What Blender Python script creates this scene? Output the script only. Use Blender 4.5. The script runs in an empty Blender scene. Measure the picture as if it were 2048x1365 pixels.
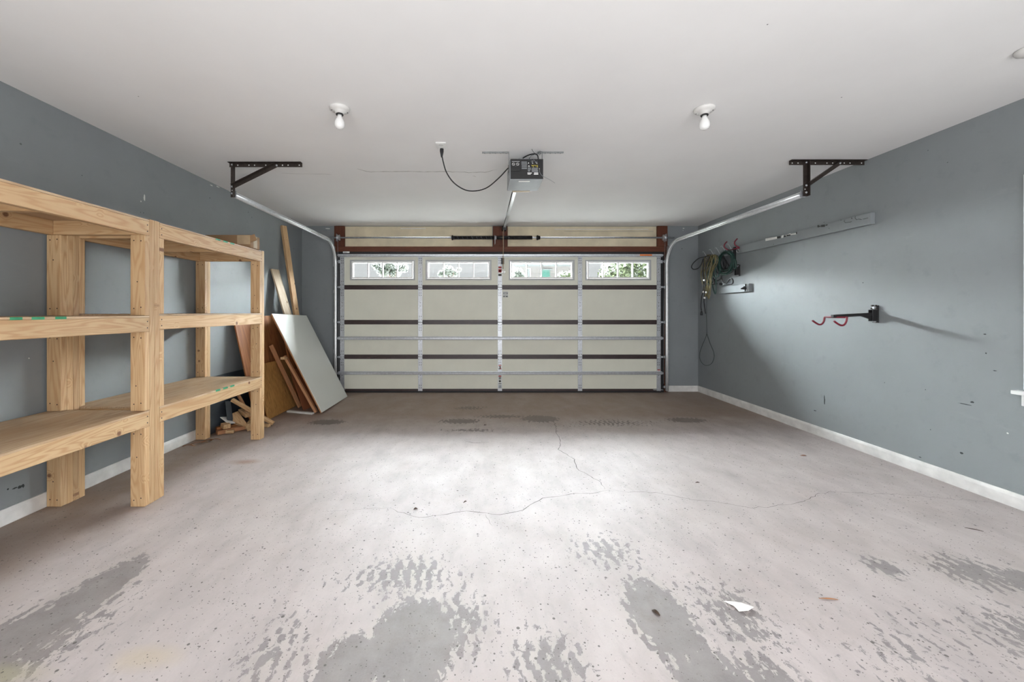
import bpy, math, random
from mathutils import Vector, Matrix
random.seed(7)
PI = math.pi
SC = bpy.context.scene
COL = SC.collection

# ------------------------------------------------------------------ camera, world, sun, fill, exposure
F, CX, CY, H = 796.44, 960.0, 624.0, 1.215        # focal length in px, vanishing point, lens height
CEIL, XL, XR, YW, YB = 2.52, -2.71, 3.32, 6.06, -1.3   # the room
cam_d = bpy.data.cameras.new('camera'); cam = bpy.data.objects.new('camera', cam_d); COL.objects.link(cam)
cam.location = (0, 0, H); cam.rotation_euler = (PI/2, 0, 0)
cam_d.sensor_width = 36; cam_d.lens = 14.0
cam_d.shift_x = (1024-CX)/2048; cam_d.shift_y = -(682.5-CY)/2048
cam_d.clip_start = .02; cam_d.clip_end = 300
SC.camera = cam
SC.view_settings.view_transform = 'Standard'; SC.view_settings.look = 'None'
SC.view_settings.gamma = 1; SC.view_settings.use_curve_mapping = False
SC.view_settings.exposure = 0.15
wd = bpy.data.worlds.new('overcast_sky'); SC.world = wd; wd.use_nodes = True
bg = wd.node_tree.nodes['Background']; bg.inputs[0].default_value = (.96, .97, 1.0, 1); bg.inputs[1].default_value = .70

def area(name, loc, rot, sx, sy, power, color=(1, 1, 1), portal=False):
    d = bpy.data.lights.new(name, 'AREA'); d.shape = 'RECTANGLE'; d.size = sx; d.size_y = sy; d.energy = power; d.color = color
    o = bpy.data.objects.new(name, d); COL.objects.link(o); o.location = loc; o.rotation_euler = rot
    if portal: d.cycles.is_portal = True
    return o
# broad fill lamp added behind the camera; the back wall has no opening
area('rear_fill_light', (.4, YB+.30, 1.0), (PI/2+math.radians(14), 0, 0), 4.6, 1.5, 136, (.985, .99, 1.0))
sun_d = bpy.data.lights.new('veiled_sun', 'SUN'); sun_d.energy = 500; sun_d.angle = math.radians(125); sun_d.color = (.90, .95, 1.0)
sun = bpy.data.objects.new('veiled_sun', sun_d); COL.objects.link(sun); sun.location = (0, 20, 14)
sun.rotation_euler = (math.radians(-(90-36)), 0, 0)     # low behind thin cloud, straight out from the door
WINX = [(700, 830), (851, 983), (1017.7, 1149), (1170.5, 1302)]       # the four door windows
for a_, b_ in WINX:
    area('window_portal', (((a_+b_)/2-CX)/132.95, 6.05, 1.85), (-PI/2, 0, 0), (b_-a_)/132.95, .32, 1, portal=True)
area('window_portal', (XR+.06, 1.95, 1.36), (0, PI/2, 0), 1.3, .82, 1, portal=True)

# ------------------------------------------------------------------ helpers
def P_floor(px, py, z=0):
    Y = F*(H-z)/(py-CY); return Vector(((px-CX)*Y/F, Y, z))
def P_ceil(px, py, z=CEIL):
    Y = F*(z-H)/(CY-py); return Vector(((px-CX)*Y/F, Y, z))
def P_x(px, py, X):
    Y = F*X/(px-CX); return Vector((X, Y, H-(py-CY)*Y/F))
def P_y(px, py, Y):
    return Vector(((px-CX)*Y/F, Y, H-(py-CY)*Y/F))
WORG = {}
def worg(o): return WORG.get(o.name, Vector((0, 0, 0))) if o else Vector((0, 0, 0))

def tag(o, label=None, cat=None, group=None, kind=None):
    if label: o['label'] = label
    if cat: o['category'] = cat
    if group: o['group'] = group
    if kind: o['kind'] = kind
    return o
def empty(name, loc, label=None, cat=None, group=None, kind=None):
    o = bpy.data.objects.new(name, None); COL.objects.link(o); o.location = loc; o.empty_display_size = .1
    WORG[o.name] = Vector(loc)
    return tag(o, label, cat, group, kind)

WMAT = {}
def place(o, mw, parent):
    WMAT[o.name] = mw.copy(); pm = Matrix.Identity(4)
    if parent: o.parent = parent; pm = WMAT.get(parent.name, Matrix.Translation(worg(parent)))
    o.matrix_local = pm.inverted() @ mw

class MB:
    """collects shapes given in world space; build() links them as one mesh object"""
    def __init__(s): s.v = []; s.f = []; s.m = []; s.sm = []
    def add(s, vs, fs, mi=0, smooth=False):
        n = len(s.v); s.v += [Vector(v) for v in vs]
        for f in fs: s.f.append([i+n for i in f]); s.m.append(mi); s.sm.append(smooth)
        return s
    def box(s, lo, hi, mi=0):
        x0, y0, z0 = [min(a, b) for a, b in zip(lo, hi)]; x1, y1, z1 = [max(a, b) for a, b in zip(lo, hi)]
        return s.add([(x0,y0,z0),(x1,y0,z0),(x1,y1,z0),(x0,y1,z0),(x0,y0,z1),(x1,y0,z1),(x1,y1,z1),(x0,y1,z1)],
                     [(0,3,2,1),(4,5,6,7),(0,1,5,4),(1,2,6,5),(2,3,7,6),(3,0,4,7)], mi)
    def obox(s, c, size, M, mi=0):
        vs = []
        for z in (-.5, .5):
            for x, y in ((-.5,-.5),(.5,-.5),(.5,.5),(-.5,.5)):
                vs.append(Vector(c) + M @ Vector((x*size[0], y*size[1], z*size[2])))
        return s.add(vs, [(0,3,2,1),(4,5,6,7),(0,1,5,4),(1,2,6,5),(2,3,7,6),(3,0,4,7)], mi)
    def bar(s, a, b, w, t, up=(0, 0, 1), mi=0):
        a = Vector(a); b = Vector(b); x = (b-a).normalized(); y = Vector(up).cross(x).normalized(); z = x.cross(y)
        M = Matrix((x, y, z)).transposed()
        return s.obox((a+b)/2, ((b-a).length, w, t), M, mi)
    def tube(s, pts, r, n=8, mi=0, closed=False, caps=True):
        pts = [Vector(p) for p in pts]; N = len(pts); vs = []; prev = None
        for i, p in enumerate(pts):
            if closed: d = pts[(i+1) % N]-pts[i-1]
            else: d = pts[min(i+1, N-1)]-pts[max(i-1, 0)]
            d.normalize()
            if prev is None:
                ref = Vector((0, 0, 1)) if abs(d.z) < .9 else Vector((1, 0, 0)); u = d.cross(ref).normalized()
            else:
                u = (prev - d*prev.dot(d)); u = u.normalized() if u.length > 1e-6 else d.orthogonal().normalized()
            prev = u; w = d.cross(u); rr = r[i] if isinstance(r, (list, tuple)) else r
            for k in range(n):
                a = 2*PI*k/n; vs.append(p + u*math.cos(a)*rr + w*math.sin(a)*rr)
        fs = []
        for i in range(N if closed else N-1):
            j = (i+1) % N
            for k in range(n): fs.append((i*n+k, i*n+(k+1) % n, j*n+(k+1) % n, j*n+k))
        s.add(vs, fs, mi, True)
        if caps and not closed:
            b = len(s.v)-N*n
            s.f.append([b+k for k in range(n)][::-1]); s.m.append(mi); s.sm.append(False)
            s.f.append([b+(N-1)*n+k for k in range(n)]); s.m.append(mi); s.sm.append(False)
        return s
    def lathe(s, c, prof, axis=(0, 0, 1), n=24, mi=0):
        """prof: (radius, height along axis)"""
        ax = Vector(axis).normalized(); u = ax.orthogonal().normalized(); w = ax.cross(u); vs = []
        for r, h in prof:
            for k in range(n):
                a = 2*PI*k/n; vs.append(Vector(c)+ax*h+(u*math.cos(a)+w*math.sin(a))*max(r, 1e-5))
        fs = []
        for i in range(len(prof)-1):
            for k in range(n): fs.append((i*n+k, i*n+(k+1) % n, (i+1)*n+(k+1) % n, (i+1)*n+k))
        s.add(vs, fs, mi, True)
        b = len(s.v)-len(prof)*n
        s.f.append([b+k for k in range(n)][::-1]); s.m.append(mi); s.sm.append(False)
        s.f.append([b+(len(prof)-1)*n+k for k in range(n)]); s.m.append(mi); s.sm.append(False)
        return s
    def quad(s, a, b, c, d, mi=0): return s.add([a, b, c, d], [(0, 1, 2, 3)], mi)
    def disc(s, c, r, nrm, n=10, mi=0):
        nz = Vector(nrm).normalized(); u = nz.orthogonal().normalized(); w = nz.cross(u)
        return s.add([Vector(c)+(u*math.cos(2*PI*k/n)+w*math.sin(2*PI*k/n))*r for k in range(n)], [list(range(n))], mi)
    def build(s, name, mats, parent=None, origin=None, bevel=0, solid=0, **tags):
        if not isinstance(mats, (list, tuple)): mats = [mats]
        xs = [v.x for v in s.v]; ys = [v.y for v in s.v]; zs = [v.z for v in s.v]
        org = Vector(origin) if origin is not None else Vector(((min(xs)+max(xs))/2, (min(ys)+max(ys))/2, min(zs)))
        me = bpy.data.meshes.new(name); me.from_pydata([v-org for v in s.v], [], s.f)
        for m in mats: me.materials.append(m)
        me.polygons.foreach_set('material_index', s.m); me.polygons.foreach_set('use_smooth', s.sm); me.update()
        o = bpy.data.objects.new(name, me); COL.objects.link(o)
        WORG[o.name] = org; place(o, Matrix.Translation(org), parent)
        if solid:
            md = o.modifiers.new('thickness', 'SOLIDIFY'); md.thickness = solid; md.offset = 0
        if bevel:
            md = o.modifiers.new('eased_edges', 'BEVEL'); md.width = bevel; md.segments = 2; md.limit_method = 'ANGLE'
        return tag(o, **tags)

def smooth_path(pts, n=6, closed=False):
    pts = [Vector(p) for p in pts]; N = len(pts); out = []
    for i in range(N if closed else N-1):
        if closed: p0, p1, p2, p3 = pts[i-1], pts[i], pts[(i+1) % N], pts[(i+2) % N]
        else: p0, p1, p2, p3 = pts[max(i-1, 0)], pts[i], pts[i+1], pts[min(i+2, N-1)]
        for k in range(n):
            t = k/n
            out.append(.5*((2*p1)+(p2-p0)*t+(2*p0-5*p1+4*p2-p3)*t*t+(3*p1-p0-3*p2+p3)*t**3))
    if not closed: out.append(pts[-1])
    return out

def board(name, c, L, W, T, M, mat, parent=None, bevel=.003, cut=0, **tags):
    """a sawn board: local X = grain, Y = width, Z = thickness; M's columns give those axes in the room"""
    vs = []
    for z in (-.5, .5):
        for x, y in ((-.5, -.5), (.5, -.5), (.5, .5), (-.5, .5)):
            vs.append((x*L + (cut*y if x > 0 else 0), y*W, z*T))
    me = bpy.data.meshes.new(name); me.from_pydata(vs, [], [(0,3,2,1),(4,5,6,7),(0,1,5,4),(1,2,6,5),(2,3,7,6),(3,0,4,7)])
    me.materials.append(mat); me.update()
    o = bpy.data.objects.new(name, me); COL.objects.link(o)
    c = Vector(c)
    mw = Matrix(M).to_4x4() if not isinstance(M, Matrix) else M.to_4x4()
    mw.translation = c; WORG[o.name] = c; place(o, mw, parent)
    if bevel:
        md = o.modifiers.new('eased_edges', 'BEVEL'); md.width = bevel; md.segments = 2; md.limit_method = 'ANGLE'
    return tag(o, **tags)
def axes(x, y):
    x = Vector(x).normalized(); y = Vector(y); y = (y - x*y.dot(x)).normalized(); z = x.cross(y)
    return Matrix((x, y, z)).transposed()
def board_ab(name, a, b, wdir, W, T, mat, parent=None, **kw):
    a = Vector(a); b = Vector(b)
    return board(name, (a+b)/2, (b-a).length, W, T, axes(b-a, wdir), mat, parent, **kw)
def text_mesh(name, body, size, M, loc, mat, parent, align='LEFT', **tags):
    cu = bpy.data.curves.new(name, 'FONT'); cu.body = body; cu.size = size; cu.align_x = align; cu.extrude = .0004
    to = bpy.data.objects.new(name+'_source', cu); COL.objects.link(to)
    dg = bpy.context.evaluated_depsgraph_get(); me = bpy.data.meshes.new_from_object(to.evaluated_get(dg))
    bpy.data.objects.remove(to); me.name = name; me.materials.clear(); me.materials.append(mat)
    o = bpy.data.objects.new(name, me); COL.objects.link(o)
    mw = M.to_4x4(); mw.translation = Vector(loc); place(o, mw, parent)
    return tag(o, **tags)

# ------------------------------------------------------------------ materials
class NT:
    def __init__(s, name):
        s.mat = bpy.data.materials.new(name); s.mat.use_nodes = True; s.t = s.mat.node_tree; s.t.nodes.clear()
        s.out = s.t.nodes.new('ShaderNodeOutputMaterial')
    def n(s, typ, **kw):
        nd = s.t.nodes.new('ShaderNode'+typ)
        for k, v in kw.items(): setattr(nd, k, v)
        return nd
    def put(s, sock, v):
        if isinstance(v, bpy.types.NodeSocket): s.t.links.new(v, sock)
        elif v is not None:
            if sock.type == 'RGBA' and len(v) == 3: v = (*v, 1)
            sock.default_value = v
    def math(s, op, a, b=None, c=None, clamp=False):
        nd = s.n('Math', operation=op); nd.use_clamp = clamp
        s.put(nd.inputs[0], a)
        if b is not None: s.put(nd.inputs[1], b)
        if c is not None: s.put(nd.inputs[2], c)
        return nd.outputs[0]
    def vmath(s, op, a, b=None, out=0):
        nd = s.n('VectorMath', operation=op); s.put(nd.inputs[0], a)
        if b is not None: s.put(nd.inputs[1], b)
        return nd.outputs[out]
    def coord(s, kind='Object'): return s.n('TexCoord').outputs[kind]
    def noise(s, vec, scale, detail=4, rough=.55, dist=0):
        nd = s.n('TexNoise'); s.put(nd.inputs['Vector'], vec); s.put(nd.inputs['Scale'], scale)
        nd.inputs['Detail'].default_value = detail; nd.inputs['Roughness'].default_value = rough; nd.inputs['Distortion'].default_value = dist
        return nd.outputs[0]
    def voro(s, vec, scale, out='Distance'):
        nd = s.n('TexVoronoi'); s.put(nd.inputs['Vector'], vec); nd.inputs['Scale'].default_value = scale
        return nd.outputs[out]
    def ramp(s, v, lo, hi, a=0., b=1., kind='LINEAR'):
        nd = s.n('MapRange', interpolation_type=kind); s.put(nd.inputs[0], v)
        for i, x in enumerate((lo, hi, a, b)): nd.inputs[1+i].default_value = x
        return nd.outputs[0]
    def mix(s, f, a, b):
        nd = s.n('Mix', data_type='RGBA'); s.put(nd.inputs[0], f); s.put(nd.inputs[6], a); s.put(nd.inputs[7], b)
        return nd.outputs[2]
    def bump(s, h, strength=.2, dist=.01):
        nd = s.n('Bump'); nd.inputs['Strength'].default_value = strength; nd.inputs['Distance'].default_value = dist
        s.put(nd.inputs['Height'], h); return nd.outputs[0]
    def principled(s, color, rough=.6, metal=0., normal=None, spec=.5, **kw):
        nd = s.n('BsdfPrincipled'); s.put(nd.inputs['Base Color'], color); s.put(nd.inputs['Roughness'], rough); s.put(nd.inputs['Metallic'], metal)
        nd.inputs['Specular IOR Level'].default_value = spec
        if normal is not None: s.put(nd.inputs['Normal'], normal)
        for k, v in kw.items(): s.put(nd.inputs[k], v)
        s.t.links.new(nd.outputs[0], s.out.inputs[0]); return s.mat

def simple(name, col, rough=.55, metal=0., var=.12, scale=14, bump=.05):
    t = NT(name); c = t.coord(); n = t.noise(c, scale, 5)
    a = tuple(x*(1-var) for x in col); b = tuple(min(1, x*(1+var)) for x in col)
    return t.principled(t.mix(t.ramp(n, .3, .7), a, b), rough, metal, t.bump(n, bump, .004))

def wood(name, light, dark, grain=1.0, knots=True, rough=.6, blotch=.35):
    t = NT(name); c = t.coord(); rnd = t.n('ObjectInfo').outputs['Random']
    off = t.n('CombineXYZ'); t.put(off.inputs[0], t.math('MULTIPLY', rnd, 37.)); t.put(off.inputs[1], t.math('MULTIPLY', rnd, 11.)); t.put(off.inputs[2], t.math('MULTIPLY', rnd, 5.))
    p = t.vmath('ADD', c, off.outputs[0])
    ps = t.vmath('MULTIPLY', p, (1., 9., 9.))
    big = t.noise(t.vmath('MULTIPLY', p, (.55, 7., 7.)), 1.7*grain, 2, .45, .35)
    if knots:
        q = t.vmath('MULTIPLY', p, (8.5, 8.5, 0.)); kv = t.voro(q, 1.); kc = t.n('SeparateColor'); t.put(kc.inputs[0], t.voro(q, 1., 'Color'))
        kv = t.math('ADD', kv, t.math('LESS_THAN', kc.outputs[0], .60))
        big = t.math('ADD', big, t.math('MULTIPLY', t.ramp(kv, .05, .34, 1., 0., 'SMOOTHSTEP'), .16))
    rings = t.math('ABSOLUTE', t.math('SINE', t.math('MULTIPLY', big, 40.)))
    rings = t.math('POWER', rings, 4.)
    fine = t.noise(t.vmath('MULTIPLY', p, (5., 110., 110.)), 3., 3, .6)
    f = t.math('ADD', t.math('MULTIPLY', rings, .60), t.math('MULTIPLY', t.math('SUBTRACT', fine, .4), .5), clamp=True)
    col = t.mix(f, light, dark)
    tone = t.noise(t.vmath('MULTIPLY', p, (1., 3., 3.)), 1.5, 3)
    col = t.mix(t.ramp(tone, .35, .75, 0., blotch), col, tuple(a*.78*b for a, b in zip(light, (1.05, .9, .75))))
    shade = t.math('ADD', t.math('MULTIPLY', rnd, .22), .86)
    col = t.mix(1., col, col); mx = t.t.nodes[-1] if False else None
    hs = t.n('HueSaturation'); t.put(hs.inputs['Color'], col); t.put(hs.inputs['Value'], shade); col = hs.outputs[0]
    if knots: col = t.mix(t.ramp(kv, .085, .15, .85, 0.), col, (.13, .05, .025))
    return t.principled(col, rough, 0., t.bump(t.math('ADD', f, t.math('MULTIPLY', fine, .4)), .12, .002), .3)

def m_floor():
    t = NT('worn_painted_concrete'); c = t.coord()
    patches = [(-1.67, 1.70, .14, .36, 1.1), (-1.75, 1.30, .17, .5, 1.1), (-1.62, 1.45, .3, .5, .42),
               (-.25, 1.47, .21, .28, 1.2), (-.45, 1.36, .16, .2, .9), (-.36, 1.84, .36, .24, .42), (-.08, 1.55, .2, .3, .4), (-.75, 1.4, .2, .3, .3),
               (.72, 1.58, .16, .30, 1.2), (.77, 1.28, .17, .25, 1.0), (.64, 2.02, .27, .22, .38), (1.02, 1.6, .26, .35, .36), (.25, 1.38, .22, .24, .42), (.95, 1.3, .2, .2, .5),
               (1.92, 1.89, .11, .13, .6), (2.30, 1.86, .26, .22, .5), (2.48, 1.74, .16, .22, .9), (2.05, 1.48, .36, .28, .36), (1.5, 1.4, .4, .25, .25),
               (-.14, 5.02, .32, .16, .45), (-.22, 4.42, .28, .13, .9), (.68, 4.52, .28, .19, 1.0), (.25, 4.62, .40, .10, .6), (-.1, 4.08, .45, .10, .38),
               (2.32, 4.46, .30, .14, .85), (-1.68, 4.38, .26, .14, .9), (1.45, 4.35, .7, .22, .33)]
    v = None
    for cx, cy, rx, ry, pk in patches:
        q = t.vmath('MULTIPLY', t.vmath('SUBTRACT', c, (cx, cy, 0)), (1/rx, 1/ry, 0))
        d = t.math('MULTIPLY', t.math('SUBTRACT', 1., t.vmath('LENGTH', q, out=1)), pk)
        v = d if v is None else t.math('MAXIMUM', v, d)
    v = t.math('MAXIMUM', v, -.45)
    n1 = t.noise(t.vmath('MULTIPLY', c, (1., .6, 1.)), 34., 9, .70, .4)
    sx = t.n('SeparateXYZ'); t.put(sx.inputs[0], c)
    warp = t.noise(c, 4., 3)
    row = t.math('SINE', t.math('MULTIPLY', sx.outputs[1], 2*PI/.15))
    st = t.math('SINE', t.math('ADD', t.math('ADD', t.math('MULTIPLY', sx.outputs[0], 2*PI/.052), t.math('MULTIPLY', warp, 9.)), t.math('MULTIPLY', t.math('SIGN', row), 1.1)))
    st = t.math('SUBTRACT', st, t.math('MULTIPLY', t.math('POWER', t.math('ABSOLUTE', row), 12.), .0))
    e = t.math('ADD', t.math('MULTIPLY', v, 1.25), t.math('MULTIPLY', t.math('SUBTRACT', n1, .5), 1.7))
    tread = t.math('MULTIPLY', st, t.ramp(t.noise(c, 2.1, 2), .42, .62, .02, .20))
    e = t.math('ADD', e, tread)
    wear = t.ramp(e, .30, .34)
    big = t.noise(c, .9, 5, .6); mid = t.noise(t.vmath('MULTIPLY', c, (1., .5, 1.)), 5., 6, .6); fine = t.noise(c, 130., 3, .7)
    paint = t.mix(t.ramp(mid, .35, .7), (.525, .469, .455), (.400, .356, .344))
    paint = t.mix(t.ramp(big, .45, .7, 0., .35), paint, (.50, .455, .43))
    conc = t.mix(t.ramp(t.noise(c, 9., 6, .65), .3, .7), (.205, .184, .183), (.285, .260, .256))
    col = t.mix(wear, paint, conc)
    scuff = t.noise(t.vmath('MULTIPLY', c, (1., .45, 1.)), 11., 7, .72, .5)
    col = t.mix(t.ramp(scuff, .54, .70, 0., .45), col, (.33, .295, .285))
    # brown dirt and warm shade painted together by the big door and lumber side
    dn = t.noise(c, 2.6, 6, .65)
    dirt_shade = t.math('ADD', t.ramp(sx.outputs[1], 3.95, 4.7), t.math('MULTIPLY', t.math('SUBTRACT', dn, .5), .9), clamp=True)
    dirt_shade2 = t.math('ADD', t.ramp(sx.outputs[0], -1.85, -2.4, -.1, .9), t.math('MULTIPLY', t.math('SUBTRACT', dn, .5), 1.1), clamp=True)
    col = t.mix(t.math('MULTIPLY', t.math('MAXIMUM', dirt_shade, dirt_shade2), .82), col, (.215, .140, .088))
    shaded_wear = t.math('MULTIPLY', wear, t.ramp(sx.outputs[1], 3.8, 4.2, 0., .6))  # worn patches by the door darkened further for the shade there
    col = t.mix(shaded_wear, col, (.085, .072, .064))
    for cx, cy, r1, r2, cc, k in ((-1.17, 1.40, .13, .06, (.52, .42, .25), .38), (-1.9, 3.22, .13, .07, (.30, .17, .09), .7), (-1.62, 1.33, .2, .05, (.45, .42, .25), .4)):
        q = t.vmath('LENGTH', t.vmath('MULTIPLY', t.vmath('SUBTRACT', c, (cx, cy, 0)), (1/r1, 1/r2, 0)), out=1)
        q = t.math('ADD', q, t.math('MULTIPLY', t.math('SUBTRACT', mid, .5), 1.6))
        col = t.mix(t.ramp(q, .3, 1.1, k, 0.), col, cc)
    # chips and grit
    for sc_, rad, lim in ((17., .105, .46), (38., .16, .47), (85., .19, .47)):
        vd = t.voro(c, sc_); vc = t.n('SeparateColor'); t.put(vc.inputs[0], t.voro(c, sc_, 'Color'))
        pick = t.math('GREATER_THAN', t.math('ADD', t.math('MULTIPLY', vc.outputs[0], .6), t.math('MULTIPLY', t.noise(c, 1.3, 2), .6)), lim)
        rr = t.math('MULTIPLY', t.math('ADD', t.math('MULTIPLY', vc.outputs[1], .9), .2), rad)
        sp = t.math('MULTIPLY', t.math('LESS_THAN', vd, rr), pick)
        col = t.mix(t.math('MULTIPLY', sp, .88), col, (.075, .065, .06))
    col = t.mix(t.ramp(fine, .3, .75, 0., .22), col, (.36, .33, .32))
    rough = t.math('ADD', t.math('MULTIPLY', mid, .25), .40)
    h = t.math('ADD', t.math('MULTIPLY', t.math('SUBTRACT', 1., wear), .5), t.math('MULTIPLY', fine, .2))
    return t.principled(col, rough, 0., t.bump(h, .22, .003), .35)

def m_wall(name, col, seed):
    t = NT(name); c = t.vmath('ADD', t.coord(), (seed, seed, 0)); n = t.noise(c, 1.1, 5, .6); n2 = t.noise(c, 7., 6, .65); pe = t.noise(c, 170., 2, .5)
    k = t.mix(t.ramp(n, .3, .7), tuple(x*.93 for x in col), tuple(min(1, x*1.06) for x in col))
    k = t.mix(t.ramp(n2, .56, .74, 0., .36), k, tuple(x*.72 for x in col))
    sc2 = t.noise(t.vmath('MULTIPLY', c, (1., 1., 3.)), 2.3, 7, .7, .8)
    k = t.mix(t.ramp(sc2, .62, .72, 0., .22), k, tuple(min(1, x*1.25+.02) for x in col))
    vd = t.voro(c, 7.); vc = t.n('SeparateColor'); t.put(vc.inputs[0], t.voro(c, 7., 'Color'))
    sp = t.math('MULTIPLY', t.math('LESS_THAN', vd, .05), t.math('GREATER_THAN', vc.outputs[0], .80))
    k = t.mix(t.math('MULTIPLY', sp, .7), k, (.06, .07, .075))
    return t.principled(k, .52, 0., t.bump(t.math('ADD', pe, t.math('MULTIPLY', n2, 1.2)), .10, .002), .4)

def m_glass():
    t = NT('dusty_window_glass')
    tr = t.n('BsdfTransparent'); tr.inputs[0].default_value = (.95, .97, .96, 1)
    gl = t.n('BsdfGlossy'); gl.inputs['Roughness'].default_value = .03
    n = t.noise(t.coord(), 9., 5, .6); m1 = t.n('MixShader'); t.put(m1.inputs[0], t.ramp(n, .3, .8, .04, .07))
    t.t.links.new(tr.outputs[0], m1.inputs[1]); t.t.links.new(gl.outputs[0], m1.inputs[2]); t.t.links.new(m1.outputs[0], t.out.inputs[0]); return t.mat

WALLC = (.238, .260, .270)
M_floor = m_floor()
M_wl = m_wall('blue_grey_wall_paint', WALLC, 0.); M_wr = m_wall('blue_grey_wall_paint_scuffed', WALLC, 7.3)
M_ceil = simple('ceiling_paint', (.87, .865, .86), .75, var=.03, scale=1.2, bump=.02)
M_base = simple('white_baseboard_paint', (.70, .69, .67), .5, var=.14, scale=9)
M_cream = simple('cream_door_backing', (.70, .70, .605), .6, var=.045, scale=3, bump=.02)
M_header = simple('stained_cream_sheathing', (.62, .55, .40), .7, var=.16, scale=3.5)
M_brown = wood('brown_stained_lumber', (.125, .042, .022), (.060, .018, .011), knots=False, blotch=.5)
M_dbrown = simple('dark_brown_steel', (.032, .016, .016), .4, var=.2)
M_galv = simple('galvanized_steel', (.50, .52, .55), .38, .55, var=.16, scale=40)
M_dgalv = simple('dull_galvanized_steel', (.24, .25, .25), .5, .4, var=.3, scale=60)
M_galvb = simple('bright_galvanized_track', (.74, .76, .77), .28, .45, var=.1, scale=30)
M_angle = simple('dark_bronze_steel', (.045, .035, .030), .45, .4, var=.3, scale=30)
M_black = simple('black_plastic', (.012, .012, .013), .45, var=.2)
M_spring = simple('oiled_spring_steel', (.018, .018, .020), .35, .5, var=.3)
M_rubber = simple('black_rubber', (.012, .012, .014), .7)
M_white = simple('white_plastic', (.80, .80, .79), .35, var=.03)
M_porc = simple('white_porcelain', (.72, .71, .69), .25, var=.04)
M_bulb = simple('frosted_bulb_glass', (.86, .86, .85), .22, var=.02)
M_grey = simple('grey_painted_steel', (.25, .27, .29), .4, .3, var=.06)
M_wframe = simple('grey_white_window_frame', (.42, .43, .43), .45, var=.04)
M_pine = wood('pine_lumber', (.61, .425, .240), (.42, .235, .105))
M_ply = wood('plywood_sheathing', (.60, .46, .31), (.33, .20, .11), grain=.8, knots=False, blotch=1.)
M_goldply = wood('golden_plywood', (.50, .27, .085), (.14, .055, .015), grain=2.0, knots=False, blotch=.3)
M_dkply = wood('stained_plywood', (.34, .135, .046), (.15, .055, .018), grain=.6, knots=False, blotch=.4)
M_redwood = wood('reddish_stick_wood', (.46, .235, .12), (.32, .15, .07), knots=False)
M_old = wood('weathered_board_wood', (.66, .58, .46), (.38, .25, .13), knots=True, blotch=.8)
M_hard = simple('terracotta_hardboard', (.25, .085, .035), .6, var=.2, scale=5)
M_slate = simple('dark_slate_panel', (.035, .045, .056), .5, var=.2, scale=6)
M_panel = simple('white_melamine', (.66, .68, .64), .33, var=.02, scale=2, bump=.01)
M_whitew = simple('white_painted_wood', (.62, .61, .58), .55, var=.1)
M_card = simple('brown_cardboard', (.27, .165, .085), .8, var=.12, scale=8)
M_tape = simple('tan_packing_tape', (.42, .31, .19), .35)
M_green = simple('green_tape', (.02, .24, .11), .5, var=.2)
M_cordg = simple('dark_green_cord', (.006, .040, .030), .5, var=.3)
M_cordt = simple('tan_cord', (.17, .145, .062), .55, var=.3)
M_cordk = simple('black_cord', (.010, .011, .013), .5)
M_cordgy = simple('grey_cord', (.045, .055, .058), .6)
M_red = simple('red_vinyl', (.17, .010, .026), .4, var=.15)
M_orange = simple('orange_paint', (.70, .17, .02), .5)
M_crack = simple('crack_dark', (.06, .05, .045), .9)  # dark tone of the floor cracks and scratches
M_ccrack = simple('torn_tape_edge', (.28, .26, .24), .9)
M_paper = simple('white_paper', (.80, .78, .75), .7, var=.03)
M_leaf = simple('dry_leaf', (.05, .03, .02), .8)
M_screw = simple('screw_steel', (.035, .028, .024), .4, .5)
M_chip = simple('bare_plaster', (.72, .72, .70), .8)
M_scuff = simple('black_scuff', (.035, .04, .042), .8)
M_ink = simple('black_ink', (.03, .03, .03), .7)
M_lblg = simple('grey_label_print', (.20, .21, .22), .6)
M_lbly = simple('yellow_label_print', (.55, .45, .05), .6)
M_lblr = simple('red_label_print', (.35, .03, .03), .6)
M_glass = m_glass()
def m_blind():
    t = NT('added_blind_fabric'); a = t.n('BsdfDiffuse'); a.inputs[0].default_value = (.75, .74, .72, 1); b_ = t.n('BsdfTranslucent'); b_.inputs[0].default_value = (.7, .69, .66, 1)
    mx = t.n('MixShader'); t.put(mx.inputs[0], t.ramp(t.noise(t.coord(), 60., 2), .3, .7, .16, .20))
    t.t.links.new(a.outputs[0], mx.inputs[1]); t.t.links.new(b_.outputs[0], mx.inputs[2]); t.t.links.new(mx.outputs[0], t.out.inputs[0]); return t.mat
M_blind = m_blind()
M_concrete = simple('driveway_concrete', (.42, .41, .39), .8, var=.1, scale=2)
M_lawn = simple('gravel_yard', (.20, .19, .17), .9, var=.25, scale=1.5)
M_siding = simple('pale_siding', (.070, .066, .066), .7, var=.04)
M_teal = simple('teal_shutter_paint', (.010, .060, .048), .5)
M_roofs = simple('grey_shingle', (.07, .08, .085), .8)
M_bark = simple('tree_bark', (.07, .05, .04), .9)
M_leafo = simple('olive_foliage', (.017, .028, .003), .6, var=.4, scale=3)
M_leafg = simple('grey_green_foliage', (.009, .016, .008), .6, var=.3, scale=3)

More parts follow.
